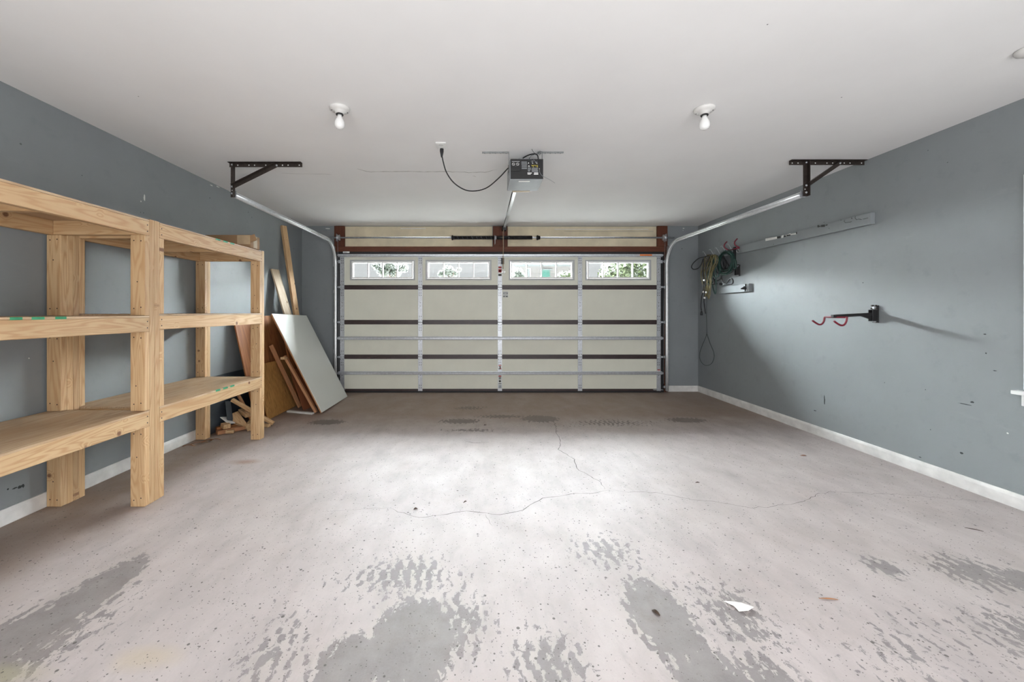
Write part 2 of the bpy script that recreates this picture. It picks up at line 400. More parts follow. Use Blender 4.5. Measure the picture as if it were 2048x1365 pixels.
# ------------------------------------------------------------------ room shell
S6 = 132.95
def dx(px): return (px-CX)/S6
def dz(py): return H+(CY-py)/S6
T = .16
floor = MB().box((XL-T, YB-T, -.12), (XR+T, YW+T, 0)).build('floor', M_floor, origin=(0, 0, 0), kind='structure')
ceiling = MB().box((XL-T, YB-T, CEIL), (XR+T, YW+T, CEIL+.12)).build('ceiling', M_ceil, origin=(0, 0, CEIL), kind='structure')
wall_left = MB().box((XL-T, YB-T, 0), (XL, YW+T, CEIL)).build('wall_left', M_wl, origin=(XL, 0, 0), kind='structure')
WY0, WY1, WZ0, WZ1 = 1.55, 2.355, .74, 1.98
b = MB()
b.box((XR, YB-T, 0), (XR+T, WY0, CEIL)).box((XR, WY1, 0), (XR+T, YW+T, CEIL))
b.box((XR, WY0, 0), (XR+T, WY1, WZ0)).box((XR, WY0, WZ1), (XR+T, WY1, CEIL))
wall_right = b.build('wall_right', M_wr, origin=(XR, 0, 0), kind='structure')
wall_back = MB().box((XL, YB-T, 0), (XR, YB, CEIL)).build('wall_back', M_wl, origin=(0, YB, 0), kind='structure')
OX0, OX1, OZ = -2.10, 2.73, 2.115
GX0, GX1, GZ = -2.04, 2.66, 2.05
b = MB()
b.box((XL, YW, 0), (GX0, YW+T, CEIL)).box((GX1, YW, 0), (XR, YW+T, CEIL)).box((GX0, YW, GZ), (GX1, YW+T, CEIL))
wall_front = b.build('wall_front', M_wl, origin=(0, YW, 0), kind='structure')
# cream sheathing strips above the door
for x0, x1 in ((dx(688), dx(985)), (dx(1016), dx(1316))):
    MB().box((x0, YW-.014, dz(493)), (x1, YW, CEIL-.010)).build('sheathing_panel', M_header, wall_front)
for x0, x1, z0, z1 in ((dx(800), dx(850), 2.475, 2.484), (dx(1110), dx(1300), 2.462, 2.470), (dx(1130), dx(1310), 2.435, 2.4385)):
    MB().box((x0, YW-.020, z0), (x1, YW-.014, z1)).build('torn_edge', M_chip if z0 > 2.45 else M_ccrack, wall_front)

def long_board(name, lo, hi, mat, **kw):
    lo = Vector(lo); hi = Vector(hi); d = hi-lo; ax = max(range(3), key=lambda i: d[i]); o_ = sorted([i for i in range(3) if i != ax], key=lambda i: -d[i])
    ex = Vector([1. if i == ax else 0. for i in range(3)]); ey = Vector([1. if i == o_[0] else 0. for i in range(3)])
    return board(name, (lo+hi)/2, d[ax], d[o_[0]], d[o_[1]], axes(ex, ey), mat, **kw)
YJ = YW-.036
long_board('trim_1', (OX0-.10, YJ, dz(503.5)), (OX1+.10, YW-.001, dz(492.5)), M_brown, kind='structure')
long_board('trim_2', (dx(986), YJ-.012, dz(492.5)+.001), (dx(1015.5), YW-.001, CEIL-.012), M_brown, kind='structure')
long_board('trim_3', (dx(667), YJ-.006, dz(492.5)+.001), (dx(687.5), YW-.001, CEIL-.006), M_brown, kind='structure')
long_board('trim_4', (dx(1316.5), YJ-.006, dz(492.5)+.001), (dx(1337), YW-.001, CEIL-.006), M_brown, kind='structure')
long_board('trim_5', (OX0-.115, YJ, 0.002), (OX0-.012, YW-.001, dz(503.5)-.002), M_dbrown, kind='structure')  # left jamb board coloured dark for the shadow beside the door
long_board('trim_6', (OX1+.012, YJ, 0.002), (OX1+.112, YW-.001, dz(503.5)-.002), M_brown, kind='structure')
for par, x0, x1 in (('trim_5', dx(671.5), dx(679.2)), ('trim_6', dx(1321.8), dx(1328.5))):
    MB().box((x0, YJ-.022, .002), (x1, YJ-.0005, dz(503.5)-.003)).build('weather_seal', M_rubber, bpy.data.objects[par])
# baseboards with an eased top
def baseboard(name, a, b, nrm):
    a = Vector(a); b = Vector(b); n = Vector(nrm); prof = [(0, 0), (.013, 0), (.013, .068), (.010, .080), (.006, .088), (0, .090)]
    m = MB(); k = len(prof); vs = [p + n*u + Vector((0, 0, w)) for p in (a, b) for u, w in prof]
    m.add(vs, [(i, (i+1) % k, k+(i+1) % k, k+i) for i in range(k)] + [list(range(k))[::-1], list(range(k, 2*k))])
    return m.build(name, M_base, kind='structure')
baseboard('baseboard_left', (XL, YB, .001), (XL, YW, .001), (1, 0, 0))
baseboard('baseboard_right', (XR, YB, .001), (XR, YW, .001), (-1, 0, 0))
bf = baseboard('baseboard_front', (OX1+.115, YW, .001), (XR-.014, YW, .001), (0, -1, 0))
baseboard('baseboard_front', (XL+.014, YW, .001), (OX0-.118, YW, .001), (0, -1, 0))
# window in the right wall, just out of the frame but for its casing
win = empty('window_1', (XR, (WY0+WY1)/2, WZ0), kind='structure')
m = MB()
for lo, hi in (((WY0-.07, WZ0-.03), (WY0, WZ1+.07)), ((WY1, WZ0-.0), (WY1+.066, WZ1+.07)), ((WY0, WZ1), (WY1, WZ1+.07)), ((WY0-.09, WZ0-.10), (WY1+.075, WZ0-.035))):
    m.box((XR-.018, lo[0], lo[1]), (XR-.001, hi[0], hi[1]))
m.build('casing', M_white, win, bevel=.003)
MB().box((XR-.045, WY0-.10, WZ0-.032), (XR+.06, WY1+.105, WZ0-.008)).build('sill', M_white, win, bevel=.004)
zm = (WZ0+WZ1)/2
m = MB()
for z0, z1, x in ((WZ0, zm+.02, XR+.075), (zm-.02, WZ1, XR+.11)):
    m.box((x, WY0, z0), (x+.03, WY0+.045, z1)).box((x, WY1-.045, z0), (x+.03, WY1, z1)).box((x, WY0+.045, z0), (x+.03, WY1-.045, z0+.04)).box((x, WY0+.045, z1-.04), (x+.03, WY1-.045, z1))
m.build('sash', M_white, win)
for z0, z1, x in ((WZ0+.04, zm-.02, XR+.09), (zm+.02, WZ1-.04, XR+.125)):
    MB().box((x, WY0+.045, z0), (x+.004, WY1-.045, z1)).build('pane', M_glass, win)

m = MB(); m.tube([(XR+.040, WY0+.01, WZ1-.03), (XR+.040, WY1-.01, WZ1-.03)], .02, 12).box((XR+.0395, WY0+.002, WZ0-.006), (XR+.0405, WY1-.002, WZ1-.03)).box((XR+.035, WY0+.003, WZ0-.007), (XR+.045, WY1-.003, WZ0+.02))
m.build('added_blind', M_blind, win)  # blind added to hold back daylight through this window
# ------------------------------------------------------------------ garage door
YD = 5.99                                          # inner face of the door skin
door = empty('door_1', (dx(1000), YD, 0), kind='structure', label='cream panelled sectional garage door with brown rails and four windows')
JZ = [.022, dz(714), dz(644.8), dz(575), dz(510.5)]
STX = [(680.5, 689), (836.5, 845), (995.5, 1004), (1155.5, 1164), (1313, 1320.5)]
DX0, DX1 = dx(679), dx(1322)
WZB, WZT = dz(561), dz(520)
for k in range(4):
    z0, z1 = JZ[k]+.001, JZ[k+1]-.001
    m = MB(); lip = .032
    if k < 3:
        m.box((DX0, YD+.004, z0), (DX1, YD+.034, z1))
    else:
        m.box((DX0, YD+.004, z0), (DX1, YD+.034, WZB+.012)).box((DX0, YD+.004, WZT-.012), (DX1, YD+.034, z1))
        xs = [DX0] + [x for a, b_ in WINX for x in (dx(a)+.012, dx(b_)-.012)] + [DX1]
        for i in range(0, len(xs), 2): m.box((xs[i], YD+.004, WZB+.012), (xs[i+1], YD+.034, WZT-.012))
    if k < 3: m.box((DX0, YD+.010, z1-.004), (DX1, YD+.016, z1+.0025))
    m.box((DX0, YD-.005, z0), (DX1, YD+.004, z0+lip))
    if k < 3: m.box((DX0, YD-.005, z1-lip), (DX1, YD+.004, z1))
    sec = m.build('section', M_dbrown, door)
    zb, zt = z0+lip+.001, (z1-lip-.001 if k < 3 else z1-.012)
    for i in range(4):
        x0, x1 = dx(STX[i][1])-.004, dx(STX[i+1][0])+.004
        p = MB()
        if k < 3: p.box((x0, YD-.002, zb), (x1, YD+.003, zt))
        else:
            a, b_ = dx(WINX[i][0])+.008, dx(WINX[i][1])-.008
            p.box((x0, YD-.002, zb), (x1, YD+.003, WZB+.008)).box((x0, YD-.002, WZT-.008), (x1, YD+.003, zt))
            p.box((x0, YD-.002, WZB+.008), (a, YD+.003, WZT-.008)).box((b_, YD-.002, WZB+.008), (x1, YD+.003, WZT-.008))
        p.build('insulation_panel', M_cream, sec)
    for i, (a, b_) in enumerate(STX):
        s = MB(); x0, x1 = dx(a), dx(b_)
        s.box((x0, YD-.009, z0+.002), (x1, YD-.003, z1-.002))
        s.box((x0, YD-.013, z0+.002), (x0+.006, YD-.009, z1-.002)).box((x1-.006, YD-.013, z0+.002), (x1, YD-.009, z1-.002))
        xm = (x0+x1)/2; zc = (z0+z1)/2
        for q in (zc+.03, zc-.02): s.disc((xm, YD-.0095, q), .0055, (0, -1, 0), 8, 1)
        for q in (z0+.05, z0+.085, z1-.05, z1-.085, z1-.12):
            for u in (-.013, .013):
                s.quad((xm+u-.0035, YD-.0095, q-.010), (xm+u+.0035, YD-.0095, q-.010), (xm+u+.0035, YD-.0095, q+.010), (xm+u-.0035, YD-.0095, q+.010), 1)
        s.build('stile', [M_galv, M_screw], sec)
# windows
for a, b_ in WINX:
    x0, x1 = dx(a), dx(b_); g = .026; y0 = YD-.012
    m = MB()
    for lo, hi in (((x0, WZB), (x0+g, WZT)), ((x1-g, WZB), (x1, WZT)), ((x0+g, WZB), (x1-g, WZB+g)), ((x0+g, WZT-g), (x1-g, WZT))):
        m.box((lo[0], y0+.006, lo[1]), (hi[0], y0+.016, hi[1]))
    fr = m.build('window_frame', M_wframe, door)
    g2 = .028; h = .020; m = MB()
    X0, X1, Z0, Z1 = x0+g2, x1-g2, WZB+g2, WZT-g2
    for lo, hi in (((X0, Z0), (X0+h, Z1)), ((X1-h, Z0), (X1, Z1)), ((X0+h, Z0), (X1-h, Z0+h)), ((X0+h, Z1-h), (X1-h, Z1))):
        m.box((lo[0], y0-.002, lo[1]), (hi[0], y0+.046, hi[1]))
    m.build('glazing_bead', M_white, fr)
    X0 += h; X1 -= h; Z0 += h; Z1 -= h; wv = (X1-X0)/4
    for i in range(3):
        MB().box((X0+wv*(i+1)-.008, y0+.006, Z0), (X0+wv*(i+1)+.008, y0+.044, Z1)).build('muntin', M_white, fr)
    for i in range(4):
        MB().box((X0+wv*i+(.008 if i else 0), y0+.024, Z0), (X0+wv*(i+1)-(.008 if i < 3 else 0), y0+.028, Z1)).build('pane', M_glass, fr)
# struts (hat channels)
for z0, z1 in ((dz(514), dz(509.3)), (dz(679.5), dz(674)), (dz(749), dz(743.6))):
    m = MB(); zc = (z0+z1)/2; x0, x1 = dx(677), dx(1323.5)
    pr = [(YD-.014, z0-.004), (YD-.016, z0+.004), (YD-.050, z0+.008), (YD-.052, z1-.008), (YD-.016, z1-.004), (YD-.014, z1+.004)]
    vs = [(x, y, z) for x in (x0, x1) for y, z in pr]; k = len(pr)
    m.add(vs, [(i, i+1, k+i+1, k+i) for i in range(k-1)])
    m.build('strut', M_galv, door, solid=.002)
MB().box((dx(1277), YD-.0545, dz(513)), (dx(1301), YD-.0525, dz(510))).build('paint_smear', M_orange, door)
# hinges between sections, roller brackets at both edges
for k in (1, 2, 3):
    for i, (a, b_) in enumerate(STX):
        xm = dx((a+b_)/2); z = JZ[k]
        m = MB()
        m.box((xm-.030, YD-.018, z-.052), (xm+.030, YD-.0135, z-.006)).box((xm-.026, YD-.018, z+.006), (xm+.026, YD-.0135, z+.055))
        m.tube([(xm-.034, YD-.020, z), (xm+.034, YD-.020, z)], .0065, 8)
        for q in (-.035, .035):
            for u in (-.016, .016): m.lathe((xm+u, YD-.018, z+q), [(.006, 0), (.006, .004), (.002, .005)], (0, -1, 0), 8, 1)
        if i in (0, 4):
            s = -1 if i == 0 else 1
            m.box((xm+s*.020, YD-.046, z-.012), (xm+s*.052, YD-.0135, z+.014))
        m.build('hinge', [M_galv, M_screw], door)
for i in (0, 4):
    s = -1 if i == 0 else 1
    for z in JZ[:4]+[dz(524)]:
        xm = dx((STX[i][0]+STX[i][1])/2); zz = z if z > .1 else .09
        m = MB(); yt = YD-.038
        m.tube([(xm+s*.052, yt, zz), (xm+s*.072, yt, zz)], .0055, 8)
        m.lathe((xm+s*.066, yt, zz), [(.014, 0), (.021, .003), (.021, .013), (.012, .016)], (s, 0, 0), 14)
        m.build('roller', M_galv, door)
    m = MB(); xm = dx((STX[i][0]+STX[i][1])/2)
    m.box((xm-.03, YD-.018, dz(527)), (xm+s*.055, YD-.0135, dz(521))).box((xm-.028, YD-.0175, .05), (xm+.028, YD-.0135, .13)).box((xm-.09, YD-.05, .045), (xm+.05, YD-.0135, .05))
    m.build('corner_bracket', M_galv, door)
MB().box((DX0, YD-.004, .0004), (DX1, YD+.036, .0225)).build('bottom_seal', M_rubber, door)
MB().box((DX0, YD+.002, dz(509.3)+.006), (DX1, YD+.033, dz(503.5)-.002)).build('top_seal', M_rubber, door)
# printed stickers on the door
def sticker(name, x0, x1, z0, z1, y, parts, parent, base):
    m = MB(); m.box((x0, y-.0006, z0), (x1, y, z1))
    mats = [base]
    for u0, u1, v0, v1, mat in parts:
        if mat not in mats: mats.append(mat)
        q = mats.index(mat); yy = y-.001
        X = lambda u: x0+(x1-x0)*u
        Z = lambda v: z0+(z1-z0)*v
        m.quad((X(u0), yy, Z(v0)), (X(u1), yy, Z(v0)), (X(u1), yy, Z(v1)), (X(u0), yy, Z(v1)), q)
    return m.build(name, mats, parent)
lines = [(.05, .95, .86, .97, M_lblg), (.08, .30, .62, .76, M_ink), (.36, .60, .62, .76, M_lblg), (.66, .92, .62, .76, M_ink), (.05, .95, .50, .53, M_lblg), (.08, .92, .32, .42, M_lblg), (.08, .40, .06, .22, M_ink), (.5, .92, .06, .22, M_ink), (.05, .95, .0, .03, M_lblg)]
sticker('rating_sticker', dx(1005.5), dx(1016.5), dz(595), dz(584), YD-.002, lines, door, M_panel)
xs0, xs1 = dx(996.3), dx(1003.3)
sticker('warning_sticker', xs0, xs1, dz(740), dz(730), YD-.0135, [(.1, .9, .82, .97, M_lblr), (.2, .8, .62, .74, M_ink), (.38, .58, .25, .62, M_ink), (.55, .85, .1, .4, M_lblr), (.12, .4, .08, .3, M_ink), (.6, .75, .45, .6, M_ink)], door, M_white)
sticker('warning_sticker', xs0, xs1, dz(778), dz(750.5), YD-.0135, [(.1, .9, .88, .97, M_lblr), (.15, .85, .78, .84, M_ink), (.15, .85, .70, .74, M_ink), (.2, .8, .50, .62, M_ink), (.32, .68, .53, .59, M_white), (.1, .9, .34, .42, M_lblg), (.1, .9, .06, .28, M_grey)], door, M_panel)
sticker('warning_sticker', xs0, xs1, dz(553), dz(533), YD-.0135, [(.05, .95, .80, .97, M_lblr), (.05, .95, .38, .72, M_lblr), (.2, .8, .45, .6, M_ink), (.05, .95, .30, .34, M_white), (.05, .95, .03, .22, M_ink)], door, M_panel)
sticker('warning_sticker', dx(1313.6), dx(1320), dz(744.), dz(739), YD-.0135, [(.02, .98, .55, .98, M_lblr), (.1, .9, .1, .3, M_lblr)], door, M_white)
sticker('maker_label', dx(686), dx(699), dz(506.5), dz(503.2), YD+.001, [(.08, .6, .35, .65, M_lblg)], door, M_white)

# ------------------------------------------------------------------ tracks
def track(X, s, yend, zend, label):
    """s = +1 for the right side, the open side of the channel faces -s"""
    t = empty('door_track', (X, 5.95, 0), label, 'track', 'garage door tracks')
    R = .32; zt = zend; yv = 5.952; path = [(yv, .03), (yv, .6), (yv, 1.2), (yv, zt-R)]
    for k in range(1, 10):
        a = PI/2*k/10; path.append((yv-R+R*math.cos(a), zt-R+R*math.sin(a)))
    path += [(yv-R, zt), (4.6, zt), (yend, zt)]
    prof = [(-.017, -.028), (-.024, -.018), (-.024, 0.), (-.020, .010), (0., .014), (.020, .010), (.024, 0.), (.024, -.012), (.016, -.022)]   # (along normal, sideways)
    m = MB(); n = len(prof); vs = []
    for i, p in enumerate(path):
        q0 = path[max(i-1, 0)]; q1 = path[min(i+1, len(path)-1)]; d = Vector((q1[0]-q0[0], q1[1]-q0[1])).normalized(); nn = Vector((d.y, -d.x))
        for u, w in prof: vs.append((X+s*w, p[0]+nn.x*u, p[1]+nn.y*u))
    m.add(vs, [(i*n+j, i*n+j+1, (i+1)*n+j+1, (i+1)*n+j) for i in range(len(path)-1) for j in range(n-1)], 0, True)
    m.build('rail', M_galvb, t, solid=.0025)
    # angle iron that stiffens the level run
    m = MB(); m.box((X+s*.017, yend, zt-.004), (X+s*.020, 5.66, zt+.034)).box((X+s*.017, yend, zt+.031), (X+s*.045, 5.66, zt+.034))
    m.build('stiffener', M_galvb, t)
    m = MB(); m.box((X+s*.018, 5.93, 1.90), (X+s*.021, YW-.046, 2.20)).box((X+s*.018, YW-.050, 1.90), (X+s*.055, YW-.046, 2.20))
    for z in (1.94, 2.03, 2.14): m.lathe((X+s*.040, YW-.050, z), [(.009, 0), (.009, .006), (.004, .008)], (0, -1, 0), 6)
    m.build('flag_bracket', M_galv, t)
    for z in (.16, .62, 1.08, 1.52):
        m = MB(); m.box((X+s*.016, 5.935, z-.02), (X+s*.019, YW-.040, z+.02)).box((X+s*.016, YW-.043, z-.025), (X+s*.050, YW-.040, z+.025))
        m.lathe((X+s*.036, YW-.043, z), [(.008, 0), (.008, .006)], (0, -1, 0), 6)
        m.build('track_bracket', M_galv, t)
    m = MB(); m.box((X-.022, yend-.003, zt-.026), (X+.022, yend, zt+.034)); m.build('end_stop', M_galv, t)
    return t
TLX, TRX = -2.165, 2.798
track(TLX, -1, 3.505, 2.245, 'bright galvanized door track curving up the left side of the garage door')
track(TRX, 1, 3.455, 2.232, 'bright galvanized door track curving up the right side of the garage door')
# hangers of dark angle iron
def hanger(x_out, x_in, xd, xb, y, zlow, label):
    t = empty('track_hanger', (xd, y, CEIL), label, 'bracket', 'ceiling track hangers')
    def angle(m, a, b, w=.032, th=.004, up=(0, -1, 0)):
        a = Vector(a); b = Vector(b); d = (b-a).normalized(); side = Vector((0, -1, 0)).cross(d).normalized()
        m.bar(a, b, w, th, (0, -1, 0)); m.bar(a+side*w/2+Vector((0, -w/2, 0)), b+side*w/2+Vector((0, -w/2, 0)), th, w, (0, -1, 0))
    m = MB(); zt = CEIL-.003
    m.box((x_out, y-.034, zt-.004), (x_in, y, zt)).box((x_out, y-.004, zt-.036), (x_in, y, zt-.004))
    n = 13
    for k in range(n):
        x = x_out+(x_in-x_out)*(k+.5)/n
        if k % 3 != 2: m.disc((x, y-.0046, zt-.020), .0055, (0, -1, 0), 8, 1)
    m.build('top_angle', [M_angle, M_chip], t)
    m = MB(); m.bar((xd, y-.007, zt-.006), (xd, y-.007, zlow), .036, .004, (0, -1, 0)); m.bar((xd+.017, y-.022, zt-.006), (xd+.017, y-.022, zlow), .004, .032, (0, -1, 0))
    m.disc((xd-.004, y-.0096, zlow+.06), .005, (0, -1, 0), 8, 1)
    m.build('drop_angle', [M_angle, M_chip], t)
    m = MB(); angle(m, (xd+(.008 if xb > xd else -.008), y-.014, zlow+.09), (xb, y-.014, zt-.024)); m.build('brace', M_angle, t)
    for p in ((xd, zlow+.09), (xb, zt-.026), (xd, zt-.02), (xd, zlow+.03)): MB().lathe((p[0], y-.016, p[1]), [(.009, 0), (.009, .006), (.004, .009)], (0, -1, 0), 6).build('bolt', M_galv, t)
    return t
hanger(-2.190, -1.555, -2.158, -1.77, 3.485, 2.215, 'dark angle iron hanger bolted to ceiling at the rear end of left door track')
hanger(2.665, 3.312, 2.80, 3.09, 3.435, 2.21, 'dark angle iron hanger bolted to ceiling beside the right wall, holding right door track')

# ------------------------------------------------------------------ torsion spring shaft
YS, ZS = 5.945, 2.322
sp = empty('torsion_spring_shaft', (dx(1000), YS, ZS), 'black torsion springs on a thin steel shaft above the garage door', 'spring')
def sx_(px): return (px-CX)*YS/F
MB().tube([(sx_(657), YS, ZS), (sx_(1348), YS, ZS)], .0125, 10).build('shaft', M_galv, sp)
def coil(p0, p1, r, name, turns):
    m = MB(); n = 10; pts = [(sx_(p0)+(sx_(p1)-sx_(p0))*k/(turns*n), YS+r*math.cos(2*PI*k/n), ZS+r*math.sin(2*PI*k/n)) for k in range(turns*n+1)]
    m.tube(pts, .0050, 5); m.tube([(sx_(p0), YS, ZS), (sx_(p1), YS, ZS)], r-.004, 14); return m.build(name, M_spring, sp)
coil(908, 989, .024, 'spring', 54)
coil(1017.5, 1064.5, .026, 'spring', 30)
m = MB()
pts = []
for k in range(0, 8*12):
    a = 2*PI*k/12; pts.append((sx_(911)+(sx_(986)-sx_(911))*k/95, YS+.0295*math.cos(a), ZS+.0295*math.sin(a)))
m.tube(pts, .0016, 4).build('paint_stripe', M_grey, sp)
for a, b_, r in ((903, 909, .038), (1073, 1080, .036)):
    m = MB(); x0, x1 = sx_(a), sx_(b_); m.lathe((x0, YS, ZS), [(.022, 0), (r, .004), (r, (x1-x0)*.45), (.028, (x1-x0)*.6), (.028, x1-x0)], (1, 0, 0), 16)
    m.build('winding_cone', M_spring, sp)
m = MB(); m.lathe((sx_(989), YS, ZS), [(.034, 0), (.034, .012), (.028, .016), (.028, .028)], (1, 0, 0), 18).box((sx_(990)-.003, YS-.02, ZS-.09), (sx_(990)+.003, YJ-.016, ZS+.03)); m.build('bearing_plate', M_galv, sp)
MB().tube([(sx_(993), YS, ZS), (sx_(1017), YS, ZS)], .027, 14).build('spring_sleeve', M_spring, sp)
for px, s in ((677, -1), (1328, 1)):
    x = sx_(px); m = MB()
    m.lathe((x-.018, YS, ZS), [(.020, 0), (.046, .004), (.046, .008), (.036, .012), (.036, .028), (.046, .032), (.046, .036), (.02, .040)], (1, 0, 0), 18)
    m.box((x+s*.026, YS-.02, ZS-.055), (x+s*.030, YJ-.010, ZS+.055)).build('cable_drum', M_galv, sp)
    MB().tube([(x, YS-.036, ZS-.01), (x-s*.004, YD-.05, 1.2), (x-s*.004, YD-.045, .14)], .0022, 5).build('lift_cable', M_galv, sp)

# ------------------------------------------------------------------ opener
OX, OY0, OY1, OZ0, OZ1 = (.239, .508), 3.20, 3.50, 2.277, 2.440
op = empty('garage_door_opener', (.373, 3.35, CEIL), 'grey garage door opener with black rear panel hung from the ceiling centre', 'opener')
m = MB(); m.box((OX[0], OY0, OZ0), (OX[1], OY1, OZ1)).build('housing', M_grey, op, bevel=.004)
MB().box((OX[0]+.006, OY0-.006, OZ0+.004), (OX[1]-.001, OY0, OZ1+.002)).build('rear_panel', M_black, op, bevel=.002)
rp = bpy.data.objects['rear_panel']; YP = OY0-.0068
def opx(px): return (px-CX)*OY0/F
def opz(py): return H+(CY-py)*OY0/F
def Z6(zx, zy): return opx(1000+zx*110/1581), opz(295+zy*110/1581)
# lens cover below the label, prints on the panel
m = MB(); (x0, z0), (x1, z1) = Z6(310, 690), Z6(580, 560)
m.box((x0, OY0-.016, z0), (x1, OY0-.006, z1)).build('vent_cover', M_black, rp, bevel=.003)
m = MB()
for cx_, cz_ in ((385, 490), (505, 490)):
    X, Z = Z6(cx_, cz_); r = .0105
    m.tube([(X+r*math.cos(2*PI*k/24), YP, Z+r*math.sin(2*PI*k/24)) for k in range(24)], .0013, 5, closed=True)
    m.tube([(X-r*.7, YP, Z+r*.7), (X+r*.7, YP, Z-r*.7)], .0011, 5)
for zx0, zx1, zy in ((340, 560, 415), (345, 410, 578), (450, 480, 570), (520, 545, 575), (420, 470, 555)):
    (x0, z0), (x1, z1) = Z6(zx0, zy+4), Z6(zx1, zy-4); m.box((x0, YP-.0004, z0), (x1, YP, z1))
m.build('warning_symbols', M_white, rp, kind='stuff')
m = MB()
for zx0, zx1, zy0, zy1 in ((612, 770, 418, 450), (612, 780, 468, 505), (620, 770, 525, 565), (620, 770, 585, 630), (795, 880, 590, 610), (795, 885, 618, 650), (800, 860, 660, 705), (910, 1090, 595, 620), (905, 1080, 628, 660), (910, 1090, 668, 715)):
    (x0, z0), (x1, z1) = Z6(zx0, zy1), Z6(zx1, zy0); m.box((x0, YP-.0004, z0), (x1, YP, z1))
m.build('printed_text', M_lblg, rp, kind='stuff')
m = MB()
for zx0, zx1, zy0, zy1 in ((785, 910, 735, 760), (790, 880, 775, 790), (975, 1095, 732, 755), (970, 1095, 768, 792), (808, 830, 445, 475), (925, 948, 452, 475), (1045, 1068, 450, 475), (808, 818, 535, 570), (832, 845, 535, 570), (815, 838, 530, 540), (1122, 1136, 612, 636), (930, 948, 395, 415)):
    (x0, z0), (x1, z1) = Z6(zx0, zy1), Z6(zx1, zy0); m.box((x0, YP-.0006, z0), (x1, YP, z1))
m.build('terminal_labels', M_white, rp, kind='stuff')
m = MB()
for zx0, zx1, zy0, zy1 in ((905, 935, 515, 545), (940, 955, 530, 560), (960, 990, 515, 540), (1010, 1030, 520, 550), (1045, 1085, 515, 530), (1050, 1085, 545, 565), (948, 965, 565, 585), (1060, 1075, 570, 585)):
    (x0, z0), (x1, z1) = Z6(zx0, zy1), Z6(zx1, zy0); m.box((x0, YP-.0006, z0), (x1, YP, z1))
m.build('terminal_marks', M_lbly, rp, kind='stuff')
MB().box((.315, 3.23, OZ0-.0008), (.405, 3.252, OZ0)).build('label', M_white, op)
MB().box((.285, OY1, OZ0-.003), (.44, OY1+.035, OZ0+.10)).build('light_lens', M_tape, op, bevel=.004)
MB().box((opx(1038), 3.235, OZ1), (opx(1067), 3.33, OZ1+.022)).build('capacitor_cover', M_galv, op, bevel=.004)
yc = 3.255
for x0, x1, xh in ((.017, .236, .236), (.47, .680, .474)):
    m = MB(); m.box((x0, yc-.016, CEIL-.004), (x1, yc+.016, CEIL-.001)).box((x0, yc-.016, CEIL-.014), (x1, yc-.013, CEIL-.004))
    for k in range(5):
        x = x0+(x1-x0)*(k+.5)/5; m.lathe((x, yc+.002, CEIL-.004), [(.007, 0), (.007, .005), (.003, .007)], (0, 0, -1), 6)
    m.build('ceiling_angle', M_dgalv, op)
    m = MB(); xs = OX[0]-.003 if x0 < .2 else OX[1]+.0
    m.box((xs-.0015, yc-.012, OZ0+.06 if x0 < .2 else OZ0+.06), (xs+.0015, yc+.012, CEIL-.004))
    if x0 < .2:
        for z in (OZ0+.08, OZ0+.13): m.lathe((xs-.0015, yc, z), [(.008, 0), (.008, .006)], (-1, 0, 0), 6)
    else: m.box((x0, yc-.012, CEIL-.0065), (xs+.0015, yc+.012, CEIL-.0045))
    m.build('strap', M_dgalv, op)
ra, rb = Vector((.312, 3.50, 2.302)), Vector((.362, 5.925, 2.462))
m = MB(); m.bar(ra, rb, .036, .004); d = (rb-ra).normalized(); up = Vector((0, 0, 1)); sd = up.cross(d).normalized()
m.bar(ra+up*.018, rb+up*.018, .006, .036); m.bar(ra+up*.036, rb+up*.036, .030, .004)
m.build('rail', M_galvb, op)
MB().tube([ra+Vector((-.020, 0, -.006)), rb+Vector((-.020, 0, -.006))], .005, 6).build('chain', M_black, op)
m = MB(); m.box((.33, 5.90, 2.43), (.395, YJ-.013, 2.49)).build('header_bracket', M_black, op)
MB().box((.335, 5.84, 2.415), (.385, 5.905, 2.455)).build('trolley', M_black, op)
am = MB(); am.bar((.352, 5.86, 2.42), (.352, 5.93, 2.10), .022, .005, (1, 0, 0)).bar((.345, 5.93, 2.16), (.345, 5.962, 1.86), .022, .005, (1, 0, 0)).box((.318, 5.955, 1.93), (.36, YD-.014, 2.02)); am.build('door_arm', M_black, op)
MB().tube(smooth_path([(.345, 5.84, 2.42), (.338, 5.84, 2.36), (.342, 5.84, 2.20), (.340, 5.84, 2.06), (.342, 5.84, 1.84)]), .0035, 6).build('release_cord', M_tape, op)
MB().lathe((.344, 5.84, 1.80), [(.002, -.028), (.020, -.018), (.026, 0), (.020, .018), (.002, .028)], (0, 0, 1), 14).build('release_knob', M_white, op)
def oc(zx, zy, y): return Vector(((1000+zx*110/1581-CX)*y/F, y, H+(CY-(295+zy*110/1581))*y/F))
pts = [oc(660, 310, 3.30), oc(760, 250, 3.27), oc(880, 205, 3.22), oc(1000, 190, 3.19), oc(1070, 220, 3.185), oc(1095, 290, 3.185), oc(1100, 360, 3.19), oc(1080, 400, 3.192)]
MB().tube(smooth_path(pts), .0052, 8).build('cable', M_cordk, op)
for pp in ([(905, 0), (920, 60), (955, 120), (1000, 190), (880, 260), (850, 340), (880, 440), (930, 460)], [(1230, 140), (1140, 110), (1090, 160), (1140, 215), (1165, 150), (1100, 160), (1060, 200)], [(900, 230), (840, 320), (810, 400)], [(905, 340), (900, 400), (930, 440)], [(950, 330), (980, 370), (1010, 400), (1020, 440)], [(1075, 360), (1065, 400), (1025, 430), (1050, 460)]):
    MB().tube(smooth_path([oc(x, y, 3.188) if i else oc(x, y, 3.205) for i, (x, y) in enumerate(pp)]), .0018, 5).build('wire', M_cordgy if pp[0][1] < 300 else M_grey, op)
